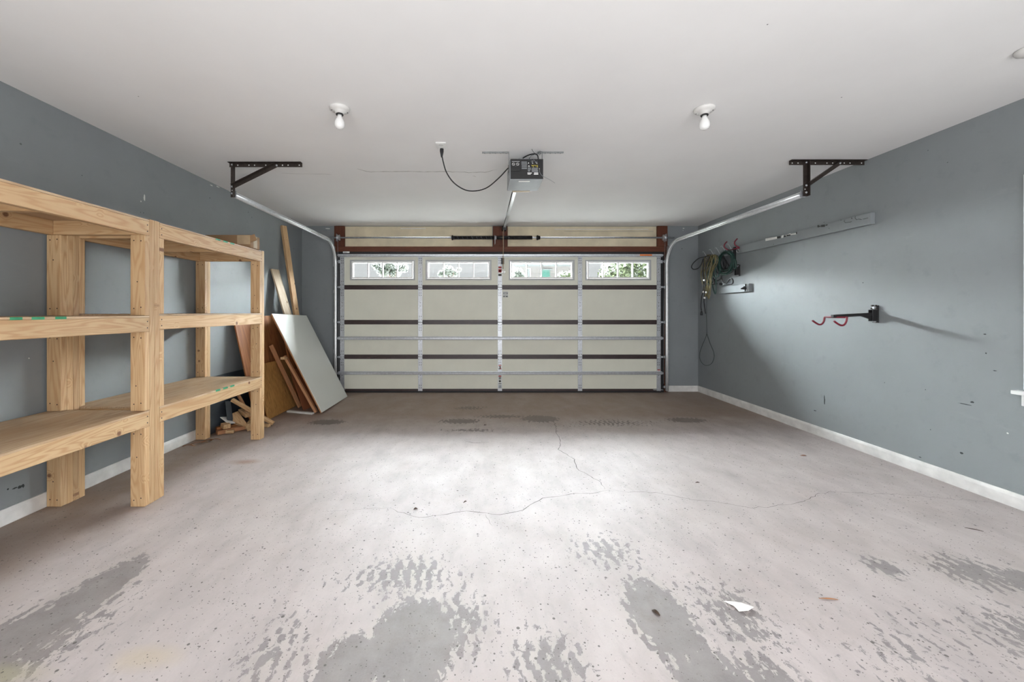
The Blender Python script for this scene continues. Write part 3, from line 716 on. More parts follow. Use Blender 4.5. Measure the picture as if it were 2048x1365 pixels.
MB().tube(smooth_path([oc(1135, 640, 3.190), oc(1145, 720, 3.188), (oc(1210, 815, 3.188)), oc(1330, 880, 3.19), oc(1480, 960, 3.2), oc(1581, 1028, 3.21)]), .0014, 5).build('antenna', M_grey, op)
pc = [(883.5, 308, 3.10), (886, 322, 3.10), (893, 345, 3.12), (908, 366, 3.15), (930, 380, 3.20), (952, 382, 3.25), (975, 375, 3.30), (998, 356, 3.33), (1013, 340, 3.34), (1019, 334, 3.345)]
MB().tube(smooth_path([P_y(a, b_, c) for a, b_, c in pc]), .0048, 8).build('power_cord', M_cordk, op)
MB().lathe(P_y(883.5, 315, 3.10), [(.006, 0), (.010, .02), (.015, .045), (.015, .066)], (0, 0, 1), 12).build('plug', M_cordk, op)
ou = empty('ceiling_outlet', (-.302, 3.105, CEIL), 'white outlet plate on the ceiling with the opener cord plugged in', 'outlet')
MB().box((-.342, 3.055, CEIL-.010), (-.262, 3.172, CEIL-.001)).build('cover_plate', M_white, ou, bevel=.003)
m = MB()
for y in (3.092, 3.140): m.lathe((-.302, y, CEIL-.007), [(.018, 0), (.018, .003), (.015, .004)], (0, 0, -1), 18)
m.build('receptacle', M_porc, ou)

# ------------------------------------------------------------------ lampholders
def lamp(x, y, rz, label):
    t = empty('lampholder', (x, y, CEIL), label, 'lamp', 'ceiling lampholders')
    c = (x, y, CEIL-.0008)
    MB().lathe(c, [(.062, 0), (.064, .004), (.061, .014), (.048, .022), (.030, .028), (.027, .040)], (0, 0, -1), 32).build('base', M_porc, t)
    for a in (0, PI): MB().lathe((x+.046*math.cos(a+rz), y+.046*math.sin(a+rz), CEIL-.018), [(.005, 0), (.005, .006)], (0, 0, -1), 8).build('screw', M_screw, t)
    MB().lathe((x, y, CEIL-.041), [(.023, 0), (.023, .006)], (0, 0, -1), 20).build('collar', M_black, t)
    pr = [(.0135, .047), (.015, .058), (.019, .068), (.026, .080), (.0305, .095), (.0315, .108), (.029, .120), (.023, .129), (.013, .135), (.002, .137)]
    MB().lathe((x, y, CEIL), pr, (0, 0, -1), 28).build('bulb', M_bulb, t)
lamp(-.897, 2.545, .4, 'white porcelain lampholder with bare bulb on ceiling left of the opener')
lamp(1.440, 2.555, 2.6, 'white porcelain lampholder with bare bulb on ceiling right of the opener')
MB().lathe((2.735, 1.97, CEIL-.0008), [(.058, 0), (.060, .004), (.056, .016), (.040, .026), (.010, .032)], (0, 0, -1), 28).build('smoke_detector', M_porc, label='small white round ceiling fixture cut off by the right edge', cat='detector')

# ------------------------------------------------------------------ lumber shelving
XB_, XF = -2.694, -2.084
ZT = [.595, 1.195, 1.795]
MX_Z = axes((0, 0, 1), (1, 0, 0)); MX_Y = axes((0, 1, 0), (0, 0, 1)); MX_X = axes((1, 0, 0), (0, 0, 1)); MX_D = axes((0, 1, 0), (1, 0, 0))
def shelf_unit(Y0, Y1, label, mid, tapes):
    t = empty('shelving_unit', ((XB_+XF)/2, (Y0+Y1)/2, 0), label, 'shelf', 'lumber shelving units')
    zt = list(ZT); zt[1] = mid
    sc = MB()
    for ye, s in ((Y0, 1), (Y1, -1)):
        for xc in (XB_+.0445, XF-.0445):
            board('post', (xc, ye+s*.0188, .9), 1.80, .089, .0375, MX_Z, M_pine, t)
            lo = 0.
            for z in zt:
                hi = z-.101
                board('post_block', (xc, ye+s*.0567, (lo+hi)/2+.0005), hi-lo-.002, .089, .0375, MX_Z, M_pine, t)
                if s < 0:
                    for zz in (lo+.05, hi-.035):
                        for u in (-.022, .022): sc.disc((xc+u, ye-.0763, zz+random.uniform(-.008, .008)), .0042, (0, -1, 0), 7)
                    if random.random() < .8: sc.disc((xc+random.uniform(-.01, .01), ye-.0763, (lo+hi)/2+random.uniform(-.1, .1)), .004, (0, -1, 0), 7)
                lo = z
    yc, L = (Y0+Y1)/2, (Y1-Y0)-.080
    for z in zt:
        zr = z-.0115-.0445
        board('front_rail', (XF-.019, yc, zr), L, .089, .038, MX_Y, M_pine, t)
        board('back_rail', (XB_+.019, yc, zr), L, .089, .038, MX_Y, M_pine, t)
        for y in (Y0+.0575, yc, Y1-.0575): board('cross_rail', ((XB_+XF)/2, y, zr), XF-XB_-.080, .089, .036, MX_X, M_pine, t)
        board('deck', ((XB_+XF)/2, yc, z-.0055), L, XF-XB_, .011, MX_D, M_ply, t, bevel=.001)
        for y in (Y0+.055, Y1-.055):
            for u in (-.02, .02): sc.disc((XF+.0006, y, zr+u), .0045, (1, 0, 0), 7)
    sc.build('screw_heads', M_screw, t, kind='stuff')
    for y0, y1, z in tapes:
        MB().box((XF-.012, y0, z-.012), (XF+.0012, y1, z+.0008)).build('tape_strip', M_green, t)
    return t
YJ2 = 2.551
ua = shelf_unit(YJ2-1.296, YJ2-.001, 'pine lumber shelving unit nearest the camera, cut off by left edge', 1.190, [(1.765, 1.813, 1.190), (1.851, 1.905, 1.190), (1.954, 2.006, 1.190)])
ub = shelf_unit(YJ2+.001, YJ2+1.296, 'pine lumber shelving unit farther from the camera, a cardboard box on top', 1.200, [(3.142, 3.196, ZT[2]), (3.234, 3.29, ZT[2]), (3.325, 3.378, ZT[2]), (3.142, 3.196, ZT[0]), (3.234, 3.29, ZT[0]), (3.325, 3.378, ZT[0])])
text_mesh('grade_stamp', 'HEM FIR  S-DRY', .030, axes((0, 1, 0), (0, 0, 1)), (XF+.0008, 1.497, 1.716), M_ink, ua)
# cardboard box on top of the farther unit
bx = empty('cardboard_box', (-2.27, 3.68, ZT[2]), 'long flat brown cardboard box lying on top of the farther shelving unit', 'box')
bx0, bx1, by0, by1, bz0, bz1 = -2.485, -2.075, 3.60, 3.752, ZT[2]+.001, ZT[2]+.116
MB().box((bx0, by0, bz0), (bx1, by1, bz1)).build('carton', M_card, bx, bevel=.003)
MB().box((bx1, by0+.045, bz0+.004), (bx1+.0012, by1-.045, bz1)).box((bx1-.12, by0-.0012, bz0+.03), (bx1-.004, by0, bz1-.004)).build('tape', M_tape, bx)
MB().bar((bx1+.001, by0+.004, bz1-.004), (bx1+.022, by0+.004, bz1-.06), .07, .003, (0, 1, 0)).build('flap', M_card, bx)

# ------------------------------------------------------------------ boards and sheets leaning in the left corner
def sheet(name, xb, xt, zt, y0, y1, T, mat, label, cat='board', wd=(0, 1, 0), group=None, bevel=.001):
    return board_ab(name, (xb, (y0+y1)/2, T*.5), (xt, (y0+y1)/2, zt), wd, y1-y0, T, mat, bevel=bevel, label=label, cat=cat, group=group)
sheet('slate_panel', -2.660, -2.698, .560, 3.90, 5.10, .010, M_slate, 'low dark slate-coloured sheet against the left wall behind the scrap pile', 'sheet')
sheet('plywood_sheet', -2.42, -2.672, 1.165, 4.30, 5.42, .014, M_dkply, 'tall reddish stained plywood sheet leaning against the left wall', 'sheet')
sheet('plywood_sheet', -2.365, -2.505, .615, 4.44, 5.32, .014, M_goldply, 'low golden plywood sheet standing in front of the taller plywood', 'sheet')
board_ab('wide_board', (-2.205, 5.27, .012), (-2.690, 5.215, 1.77), (0, 1, .08), .185, .019, M_old, bevel=.002, label='wide weathered board leaning on the left wall behind the white panel', cat='board')
board_ab('long_stud', (-2.368, 5.49, .02), (-2.686, 5.44, 2.39), (.35, 1, 0), .080, .038, M_pine, label='long narrow pine stud leaning highest up the left wall in the corner', cat='board')
wp = empty('white_panel', (-1.88, 5.21, 0), 'white melamine panel leaning in the left corner beside the garage door', 'panel')
pa, pb = Vector((-1.884, 5.205, .012)), Vector((-2.478, 5.215, 1.176))
pn = axes(pb-pa, (-.062, 1, .012))
board('face_sheet', (pa+pb)/2, (pb-pa).length, 1.03, .006, pn, M_panel, wp, bevel=.001)
board('core', (pa+pb)/2 - pn.col[2]*(.010 if pn.col[2].x > 0 else -.010), (pb-pa).length, 1.03, .0135, pn, M_redwood, wp, bevel=.001)
board_ab('stick', (-2.262, 5.00, .02), (-2.522, 4.80, .81), (.4, 1, 0), .048, .022, M_redwood, label='reddish square stick leaning on the plywood left of the white panel', cat='board')
board_ab('stick', (-1.948, 4.735, .02), (-2.322, 4.735, .69), (0, 1, 0), .045, .028, M_redwood, label='tan stick leaning directly behind the near edge of the white panel', cat='board')
board('block', (-2.315, 4.70, .665), .07, .05, .03, axes((0, -1, .1), (1, 0, 0)), M_pine, bpy.data.objects['stick.001'])
board_ab('hardboard', (-2.135, 5.04, .008), (-2.300, 5.05, .50), (.38, 1, 0), .27, .008, M_hard, bevel=.001, label='terracotta coloured hardboard scrap standing between the two leaning sticks', cat='board')
board_ab('brown_offcut', (-2.315, 5.15, .012), (-2.470, 5.12, .84), (.2, 1, 0), .12, .018, M_dkply, label='dark brown board offcut behind the reddish stick', cat='board')
board_ab('flat_stick', (-2.325, 4.82, .0115), (-1.975, 4.712, .0115), (.3, 1, 0), .045, .021, M_whitew, label='off-white painted stick lying flat on the floor at foot of plywood', cat='board')
# scrap pile at the wall under the farther shelving unit
def scrap(a, b, wd, W, T, mat, label, name='wood_offcut', **kw):
    return board_ab(name, a, b, wd, W, T, mat, label=label, cat='offcut', group='scrap wood pile', **kw)
scrap((-2.600, 4.20, .135), (-2.440, 4.09, .035), (.55, .75, .3), .089, .038, M_pine, 'largest pine offcut sloping across middle of the scrap pile', cut=.2)
scrap((-2.575, 4.30, .150), (-2.455, 4.235, .115), (.4, .8, 0), .075, .045, M_pine, 'short pine block on top of the scrap pile at its right')
scrap((-2.420, 4.28, .055), (-2.345, 4.045, .040), (.9, .3, .2), .052, .075, M_pine, 'pine offcut with its end grain facing out beside the far post')
scrap((-2.610, 4.19, .290), (-2.205, 4.25, .022), (.1, 1, 0), .040, .030, M_pine, 'long slim stick sloping from the slate sheet down past the far post', 'stick')
scrap((-2.47, 4.27, .020), (-2.215, 4.185, .016), (.5, 1, 0), .040, .028, M_pine, 'slim stick lying on the floor, its end showing beyond far post', 'stick')
scrap((-2.600, 4.265, .345), (-2.430, 4.265, .030), (0, 1, 0), .035, .018, M_redwood, 'thin reddish stick standing steeply at back of the scrap pile', 'stick')
scrap((-2.650, 4.185, .275), (-2.555, 4.08, .060), (.5, .9, 0), .055, .010, M_slate, 'thin dark strip with pale edge leaning on the slate sheet')
scrap((-2.645, 4.12, .125), (-2.530, 4.07, .075), (.3, .9, -.2), .10, .009, M_white, 'thin white board piece on the left of the scrap pile')
scrap((-2.590, 4.03, .072), (-2.530, 3.985, .066), (.5, .9, 0), .065, .045, M_pine, 'small square pine block low at the left of the scrap pile')
scrap((-2.595, 3.925, .022), (-2.420, 4.13, .022), (-.8, .6, 0), .062, .036, M_redwood, 'reddish offcut lying flat at the front of the scrap pile')
scrap((-2.655, 4.00, .038), (-2.480, 4.22, .030), (-.8, .6, 0), .07, .036, M_dkply, 'brown offcut lying flat under the rest of scrap pile')
scrap((-2.525, 3.955, .022), (-2.455, 3.975, .020), (-.3, .9, 0), .03, .03, M_pine, 'smallest pale offcut at the front of the scrap pile')
scrap((-2.46, 4.19, .020), (-2.37, 4.25, .020), (-.7, .7, 0), .089, .036, M_pine, 'pine block on the floor behind the far post')
for i, (x, y, a, l, lab) in enumerate(((-2.58, 3.66, .5, .13, 'longest bark shaving on the floor before the back post'), (-2.55, 3.72, 1.1, .09, 'short bark shaving nearest the scrap pile'), (-2.62, 3.58, .1, .10, 'thin bark shaving closest to the left baseboard'), (-2.49, 3.75, .3, .08, 'bark shaving farthest out from the left wall'))):
    m = MB(); n = 6; vs = []
    for k in range(n+1):
        t_ = k/n-.5; cx_, cy_ = x+math.cos(a)*l*t_, y+math.sin(a)*l*t_; z = .003+.012*(.25-t_*t_)*4
        w = .012*(1-abs(t_)*1.4)+.003
        vs += [(cx_-math.sin(a)*w, cy_+math.cos(a)*w, z), (cx_+math.sin(a)*w, cy_-math.cos(a)*w, z+.006)]
    m.add(vs, [(2*k, 2*k+1, 2*k+3, 2*k+2) for k in range(n)])
    m.build('bark_shaving', M_dkply, solid=.003, label=lab, cat='shaving', group='bark shavings')

# ------------------------------------------------------------------ right wall
bl = board_ab('hook_board', (XR-.0095, 5.033, 2.002), (XR-.0095, 5.86, 2.002), (0, 0, 1), .092, .018, M_wr, label='thin grey-painted board with wire hooks near the far right corner', cat='board')
hb = empty('hanging_board', (XR, 4.19, 2.0), 'long grey-painted board with peeled paint high on the right wall', 'board')
board_ab('plank', (XR-.0195, 3.345, 2.002), (XR-.0195, 5.030, 2.002), (0, 0, 1), .098, .038, M_wr, hb)
XP = XR-.0392
def rwall_quad(m, px0, px1, py0a, py1a, py0b, py1b, X, mi=0):
    """a strip on plane X between two screen columns"""
    m.quad(P_x(px0, py1a, X), P_x(px1, py1b, X), P_x(px1, py0b, X), P_x(px0, py0a, X), mi)
m = MB()
for a0, a1, y0, y1, y2, y3 in ((1531, 1554, 477.5, 482.5, 473.5, 478), (1563, 1567, 472, 476.5, 470, 475), (1569, 1581, 471.5, 474, 467, 469.5), (1581, 1593, 468.5, 470.5, 466, 469)):
    rwall_quad(m, a0, a1, y0, y1, y2, y3, XP)
m.build('peeled_strip', M_chip, hb, solid=.001, kind='stuff')
m = MB()
for a0, a1, y0, y1, y2, y3 in ((1554, 1561, 473.5, 477.5, 472.5, 476.5), (1567.5, 1572, 472, 475, 471, 473.5), (1573, 1581, 470.2, 472.8, 469, 471.5), (1592, 1594, 464.5, 469, 464, 468), (1635, 1638, 450.5, 455, 450.5, 455), (1638.5, 1641, 452, 454.5, 451.5, 454), (1642, 1650, 450.5, 454.5, 449.5, 453.8), (1651, 1655, 450, 452, 449, 451)):
    rwall_quad(m, a0, a1, y0, y1, y2, y3, XP-.0004)
m.build('adhesive_remnant', M_ink, hb, solid=.0006, kind='stuff')
m = MB()
for pl in ([(1690, 440), (1688, 443), (1691, 446), (1697, 444.5), (1700, 444.5), (1703, 443.5)], [(1711, 433), (1710, 436), (1713, 440), (1717, 438.5), (1723, 439.5)], [(1726, 438.5), (1736, 436)]):
    m.tube([P_x(a, b_, XP-.0005) for a, b_ in pl], .0018, 4)
for a, b_ in ((1682, 440.5), (1703, 436.5), (1704, 437.5), (1648, 445), (1658, 457)): m.disc(P_x(a, b_, XP-.0005), .004, (-1, 0, 0), 6)
m.build('paint_crack', M_ink, hb, kind='stuff')
lb = empty('short_board', (XR, 5.16, 1.51), 'short grey-painted board low under the hanging cords on right wall', 'board')
board_ab('plank', (XR-.0195, 4.862, 1.511), (XR-.0195, 5.47, 1.511), (0, 0, 1), .098, .038, M_wr, lb)
m = MB(); m.box((XP-.004, 4.885, 1.475), (XP, 4.935, 1.548)); m.build('hook_plate', M_galv, lb, bevel=.002)
m = MB(); m.lathe((XP-.004, 4.91, 1.512), [(.022, 0), (.024, .012), (.014, .030), (.007, .055)], (-1, .35, -.25), 12).tube([(XP-.010, 4.905, 1.53), (XP-.012, 4.905, 1.55), (XP-.006, 4.905, 1.556)], .006, 7).tube([(XP-.012, 4.905, 1.50), (XP-.014, 4.905, 1.47)], .006, 7)
m.build('hook', M_black, lb)
# wire hooks
HK = [(5.735, 1.985), (5.57, 1.99), (5.43, 1.992), (5.30, 1.994), (5.165, 1.996), (5.05, 2.00)]
HL = ['first wire hook from the far right corner, low and half hidden', 'second wire hook from the far right corner, above the tan cord', 'third wire hook from the far right corner', 'fourth wire hook from the far right corner, above green coil', 'fifth wire hook from the far right corner, left of the red hanger', 'sixth wire hook from the far right corner, right by the red hanger']
for (y, z), lab in zip(HK, HL):
    x = XR-.0185
    pts = [(x, y, z), (x-.012, y, z-.006), (x-.03, y, z+.012), (x-.058, y, z+.062), (x-.078, y, z+.092), (x-.090, y, z+.098), (x-.098, y, z+.088)]
    low = [(x-.002, y, z-.012), (x-.020, y, z-.030), (x-.042, y, z-.028), (x-.052, y, z-.008)]
    m = MB().tube(smooth_path(pts), .0034, 6).tube(smooth_path(low), .0034, 6).tube([(x, y, z+.006), (x, y, z-.018)], .004, 6)
    m.build('wire_hook', M_galv, origin=(x, y, z), label=lab, cat='hook', group='wire hooks on the painted board')
# folding bicycle hangers
def hanger_rack(o, A, D, label, L, off=.035):
    t = empty('bike_hanger', o, label, 'bike hanger', 'folding bicycle hangers')
    o = Vector(o); A = Vector(A).normalized(); D = Vector(D).normalized(); S = Vector((0, 1, 0))
    wx = Vector((-1, 0, 0))
    m = MB(); m.obox(o+wx*.006, (.010, .050, .145), Matrix.Identity(3)); m.obox(o+wx*.028+Vector((0, .017, -.012)), (.044, .005, .095), Matrix.Identity(3)); m.obox(o+wx*.028+Vector((0, -.017, -.012)), (.044, .005, .095), Matrix.Identity(3))
    m.build('wall_plate', M_black, t, bevel=.002)
    for z in (.052, -.058): MB().lathe(o+wx*.010+Vector((0, 0, z)), [(.013, 0), (.013, .012), (.008, .018)], (-1, 0, 0), 10).build('bolt', M_galv, t)
    for u, v in ((-.014, .070), (.014, .070), (-.017, .046), (.017, .046)): MB().lathe(o+wx*.012+Vector((0, u, v)), [(.007, 0), (.007, .014)], (-1, 0, 0), 8).build('knob', M_screw, t)
    p0 = o+wx*off; p1 = p0+A*L
    m = MB(); M = axes(A, S); nseg = 6
    m.obox((p0+p1)/2, ((p1-p0).length, .026, .024), M)
    m.add([p0+A*.0+S*.010+D*.010, p0+A*.10+S*.010+D*.010, p0+S*.010+D*.050, p0-S*.010+D*.010, p0+A*.10-S*.010+D*.010, p0-S*.010+D*.050], [(0, 1, 2), (3, 5, 4), (0, 3, 4, 1), (1, 4, 5, 2), (2, 5, 3, 0)])
    m.build('arm', M_black, t, bevel=.002)
    e = p1-A*.03+D*.010
    MB().tube([e-S*.105, e+S*.105], .0072, 8).build('crossbar', M_red, t)
    for s in (-1, 1):
        q = e+S*s*.105
        pts = [q-S*s*.006, q+D*.006+A*.004, q+D*.035+A*.010, q+D*.058+A*.026, q+D*.062+A*.050, q+D*.046+A*.080, q+D*.024+A*.108]
        MB().tube(smooth_path(pts), .0075, 9).build('hook', M_red, t)
hanger_rack((XR-.001, 3.335, 1.196), (-1, 0, -.055), (0, 0, -1), 'folding bike hanger with black arm out and red hooks on bare right wall', .335)
hanger_rack((XR-.001, 5.10, 1.745), (0, 0, 1), (-1, 0, .3), 'folding bike hanger folded up, red hooks above, beside the green cord', .300, .058)

# hanging cords
def px_path(pts, X0):
    out = []
    for p in pts:
        X = X0+(p[2] if len(p) > 2 else 0); out.append(P_x(p[0], p[1], X))
    return out
rnd = random.Random(3)
gc = empty('extension_cord', P_x(1449, 525, 3.20), 'dark green extension cord coiled in a round loop on a wire hook', 'cord')
pts = []; turns = 8
for k in range(turns*20+1):
    a = 2*PI*k/20; j = k//20
    ry = (.150, .190, .205, .175, .215, .165, .200, .185, .19)[j]; rz = (.115, .140, .150, .125, .152, .120, .138, .135, .14)[j]
    pts.append(Vector((3.215+.010*math.sin(j*1.9)+.02*math.sin(a), 5.215+ry*math.sin(a)+.012*math.sin(j*2.1), 1.858+rz*math.cos(a)+.012*math.cos(j*1.3))))
MB().tube(smooth_path(pts, 2), .0068, 7).build('coil', M_cordg, gc)
MB().tube(smooth_path(px_path([(1432, 512), (1430, 530), (1434, 545), (1445, 549), (1460, 547), (1468, 540), (1470, 528), (1466, 512)], 3.22)), .006, 6).build('tail', M_cordgy, gc)
MB().tube(smooth_path(px_path([(1470, 519), (1472, 527), (1471, 537), (1468, 534), (1467, 524)], 3.19)), .011, 7).build('connector', M_cordg, gc)
tc = empty('extension_cord', P_x(1418, 555, 3.15), 'tan extension cord gathered in long drooping loops by right corner', 'cord')
for i in range(8):
    t0, t1 = 1421+rnd.uniform(-5, 9), 1412+rnd.uniform(-3, 6); w = rnd.uniform(4, 11); yb = rnd.uniform(580, 603); dxx = rnd.uniform(-.05, .06)
    loop = [(t0, 510), (t0-w*.9, 520), (t1-w*.75, 548), (t1-2, yb-14), (t1, yb), (t1+3, yb-12), (t1+w*1.0, 548), (t0+w*.6, 522)]
    MB().tube(smooth_path(px_path([(a, b_, dxx) for a, b_ in loop], 3.16), 6, True), .0055, 6, closed=True).build('loop', M_cordt, tc)
for a, b_ in ((1408.5, 563), (1407, 586), (1412, 587), (1409, 598)): MB().lathe(P_x(a, b_, 3.12), [(.004, 0), (.012, .004), (.012, .022), (.004, .026)], (0, 0, 1), 10).build('tape_band', M_white, tc)
kc = empty('extension_cord', P_x(1405, 540, 3.10), 'black extension cord with a wide loop at left and two ends hanging down', 'cord')
MB().tube(smooth_path(px_path([(1422, 510, .05), (1410, 514), (1398, 517, -.03), (1387, 526, -.05), (1383, 534, -.05), (1387, 539, -.05), (1396, 537, -.03), (1402, 530), (1407, 518), (1406, 540), (1407, 560), (1406, 582), (1403, 596), (1402, 612), (1403, 622)], 3.12)), .0068, 7).build('cord', M_cordk, kc)
MB().lathe(P_x(1403, 631, 3.12), [(.017, 0), (.017, .03), (.009, .06)], (0, 0, 1), 10).build('plug', M_cordk, kc)
MB().tube(smooth_path(px_path([(1420, 512), (1412, 530), (1411, 560), (1408, 598), (1409, 612), (1411, 628)], 3.12)), .0066, 7).build('cord', M_cordk, kc)
for loop in ([(1428, 512), (1422, 530), (1424, 565), (1430, 588), (1432, 570), (1431, 540)], [(1424, 512), (1418, 530), (1416, 560), (1420, 575), (1424, 560), (1427, 530)], [(1434, 512), (1427, 535), (1428, 552), (1436, 553), (1440, 535)]):
    MB().tube(smooth_path(px_path(loop, 3.19), 6, True), .0075, 7, closed=True).build('loop', M_cordg, kc)
bc = empty('power_cord', P_x(1450, 555, 3.22), 'thick black cord hanging through the green coil down to the short board', 'cord')
MB().tube(smooth_path(px_path([(1446, 512), (1450, 522), (1449, 535), (1444, 548), (1443, 556), (1446, 565), (1451, 568), (1456, 563), (1460, 558), (1464, 558), (1466, 563), (1464, 568), (1455, 569), (1448, 569)], 3.235)), .0085, 7).build('cord', M_cordk, bc)
for loop in ([(1445, 512), (1441, 525), (1443, 536), (1449, 538), (1452, 525)], [(1446, 513), (1453, 524), (1458, 534), (1450, 537), (1446, 525)]):
    MB().tube(smooth_path(px_path(loop, 3.25), 6, True), .0075, 7, closed=True).build('loop', M_cordk, bc)
MB().tube(smooth_path(px_path([(1424, 553), (1428, 559), (1434, 562), (1441, 558), (1443, 551)], 3.22)), .007, 7).build('cord', M_cordk, bc)
MB().lathe(P_x(1429.5, 569.5, 3.20), [(.030, 0), (.032, .012), (.022, .035), (.010, .075)], (0, 0, 1), 12).build('plug', M_cordk, bc)
MB().lathe(P_x(1443, 569, 3.24), [(.016, 0), (.018, .01), (.018, .03), (.012, .034)], (0, 1, .2), 10).build('plug', M_cordk, bc)
MB().tube(smooth_path(px_path([(1418, 512), (1415, 545), (1414, 590), (1413, 625), (1413.3, 650), (1413, 670), (1405, 690), (1399.5, 707), (1400, 719), (1406, 728.5), (1414, 731.5), (1423, 727.5), (1428, 716), (1427, 704), (1420, 687), (1413.6, 668)], 3.27), 8), .0038, 6).build('wire_loop', M_cordgy, label='thin grey wire hanging lowest by the right corner, ending in teardrop loop', cat='cord')

# ------------------------------------------------------------------ marks on walls, ceiling and floor
def blotch(name, c, u, w, ru, rw, mat, parent, seed, n=14, rough=.45):
    r = random.Random(seed); u = Vector(u); w = Vector(w); pts = []
    for k in range(n):
        a = 2*PI*k/n; q = 1-rough*r.random(); pts.append(Vector(c)+u*math.cos(a)*ru*q+w*math.sin(a)*rw*q)
    return MB().add(pts, [list(range(n))]).build(name, mat, parent)
UY, UZ = (0, 1, 0), (0, 0, 1)
for i, (px, py, ru, rw, mt) in enumerate(((289, 396, .011, .034, M_chip), (282, 403, .006, .008, M_chip), (423, 371, .028, .006, M_chip), (436, 374, .030, .007, M_chip), (39, 975, .014, .010, M_scuff), (46, 972, .010, .016, M_scuff), (30, 977, .020, .005, M_scuff), (16, 979, .006, .006, M_scuff), (281, 425, .004, .004, M_scuff), (287, 426, .004, .004, M_scuff), (164, 351, .004, .004, M_scuff), (58, 717, .005, .005, M_chip))):
    blotch('paint_chip' if mt is M_chip else 'scuff_mark', P_x(px, py, XL+.0008), UY, UZ, ru, rw, mt, wall_left, i)
for i, (px, py, ru, rw, mt) in enumerate(((1972, 707, .006, .006, M_scuff), (1726, 566, .006, .006, M_scuff), (1649, 800, .008, .055, M_scuff), (1930, 809, .045, .004, M_scuff), (1944, 805, .012, .008, M_scuff), (1923, 907, .012, .008, M_scuff), (1840, 915, .012, .004, M_scuff), (2015, 867, .006, .006, M_chip), (1851, 780, .004, .004, M_scuff), (1769, 766, .004, .004, M_scuff), (1861, 860, .004, .004, M_scuff), (1970, 669, .010, .005, M_scuff), (1856, 301, .004, .004, M_scuff), (1895, 325, .006, .003, M_scuff), (1630, 822, .02, .006, M_scuff), (1990, 742, .012, .004, M_scuff))):
    blotch('paint_chip' if mt is M_chip else 'scuff_mark', P_x(px, py, XR-.0008), UY, UZ, ru, rw, mt, wall_right, 40+i)
for i, (px, py, ru, rw, mt) in enumerate(((655, 457.5, .045, .010, M_chip), (1367, 457, .018, .010, M_chip), (1366, 461, .008, .006, M_chip), (1364, 498, .008, .008, M_scuff))):
    blotch('paint_chip', P_y(px, py, YW-.0008), (1, 0, 0), UZ, ru, rw, mt, wall_front, 80+i)

def ribbon(name, pts, wmin, wmax, mat, parent, seed, nz=1):
    r = random.Random(seed); fine = []
    for i in range(len(pts)-1):
        a, b_ = Vector(pts[i]), Vector(pts[i+1]); n = max(2, int((b_-a).length/.035)); d = b_-a; s = Vector((-d.y, d.x, 0)).normalized()
        for k in range(n):
            j = r.gauss(0, .006) if k else 0
            fine.append(a+d*(k/n)+s*j)
    fine.append(Vector(pts[-1])); vs = []
    for i, p in enumerate(fine):
        d = fine[min(i+1, len(fine)-1)]-fine[max(i-1, 0)]; s = Vector((-d.y, d.x, 0)).normalized(); e = min(i, len(fine)-1-i)/max(1, len(fine)*.12)
        w = r.uniform(wmin, wmax)*min(1, .35+e)
        vs += [p+s*w/2, p-s*w/2]
    m = MB().add(vs, [((2*i, 2*i+1, 2*i+3, 2*i+2) if nz < 0 else (2*i, 2*i+2, 2*i+3, 2*i+1)) for i in range(len(fine)-1)])
    return m.build(name, mat, parent)
def z5(L): return [P_floor(600+x*.43945, 770+y*.43945, .0009) for x, y in L]
def z6(L): return [P_floor(1380+x*.3262, 760+y*.3262, .0009) for x, y in L]
ribbon('crack', z5([(400, 560), (445, 580), (545, 605), (700, 582), (760, 575), (820, 582), (910, 592), (990, 577), (1030, 560), (1070, 535), (1130, 513), (1180, 508), (1230, 498), (1330, 495), (1400, 480)]), .0015, .0052, M_crack, floor, 1)
ribbon('crack', z5([(1400, 480), (1470, 488), (1620, 490), (1700, 505), (1775, 520)]) + z6([(0, 735), (140, 745), (330, 778), (470, 785), (540, 768), (620, 765), (700, 745), (770, 705), (850, 688), (950, 690), (1200, 700), (1400, 710), (1600, 730), (1900, 755)]), .0010, .0034, M_crack, floor, 2)
ribbon('crack', z5([(1390, 475), (1370, 445), (1310, 410), (1260, 380), (1250, 340), (1200, 310), (1175, 295), (1185, 255), (1165, 215), (1155, 160)]), .002, .0050, M_crack, floor, 3)
ribbon('crack', z5([(110, 578), (250, 570), (400, 560)]), .0006, .0018, M_crack, floor, 4)
ribbon('crack', z5([(845, 590), (860, 615), (878, 645)]), .0006, .0018, M_crack, floor, 5)
ribbon('scratch', z5([(750, 257), (790, 265), (850, 262)]), .002, .006, M_crack, floor, 6)
ribbon('scratch', z6([(550, 785), (580, 800)]), .001, .002, M_crack, floor, 7)
def cz(L): return [P_ceil(a, b_, CEIL-.0009) for a, b_ in L]
ribbon('seam_tear', cz([(714, 337.5), (733, 343), (800, 343.5), (880, 343.5), (970, 345), (983, 341.5), (994, 340)]), .004, .011, M_ccrack, ceiling, 8, -1)
ribbon('seam_tear', cz([(562, 346.5), (620, 348), (664, 349.5)]), .002, .005, M_ccrack, ceiling, 9, -1)
ribbon('seam_tear', cz([(945, 352), (952, 354)]), .004, .008, M_ccrack, ceiling, 10, -1)
for a, b_, s in ((1535, 49, .004), (1683, 195, .005), (277, 193, .004)): blotch('ceiling_speck', P_ceil(a, b_, CEIL-.0008), (1, 0, 0), UY, s, s, M_scuff, ceiling, 200+int(a))

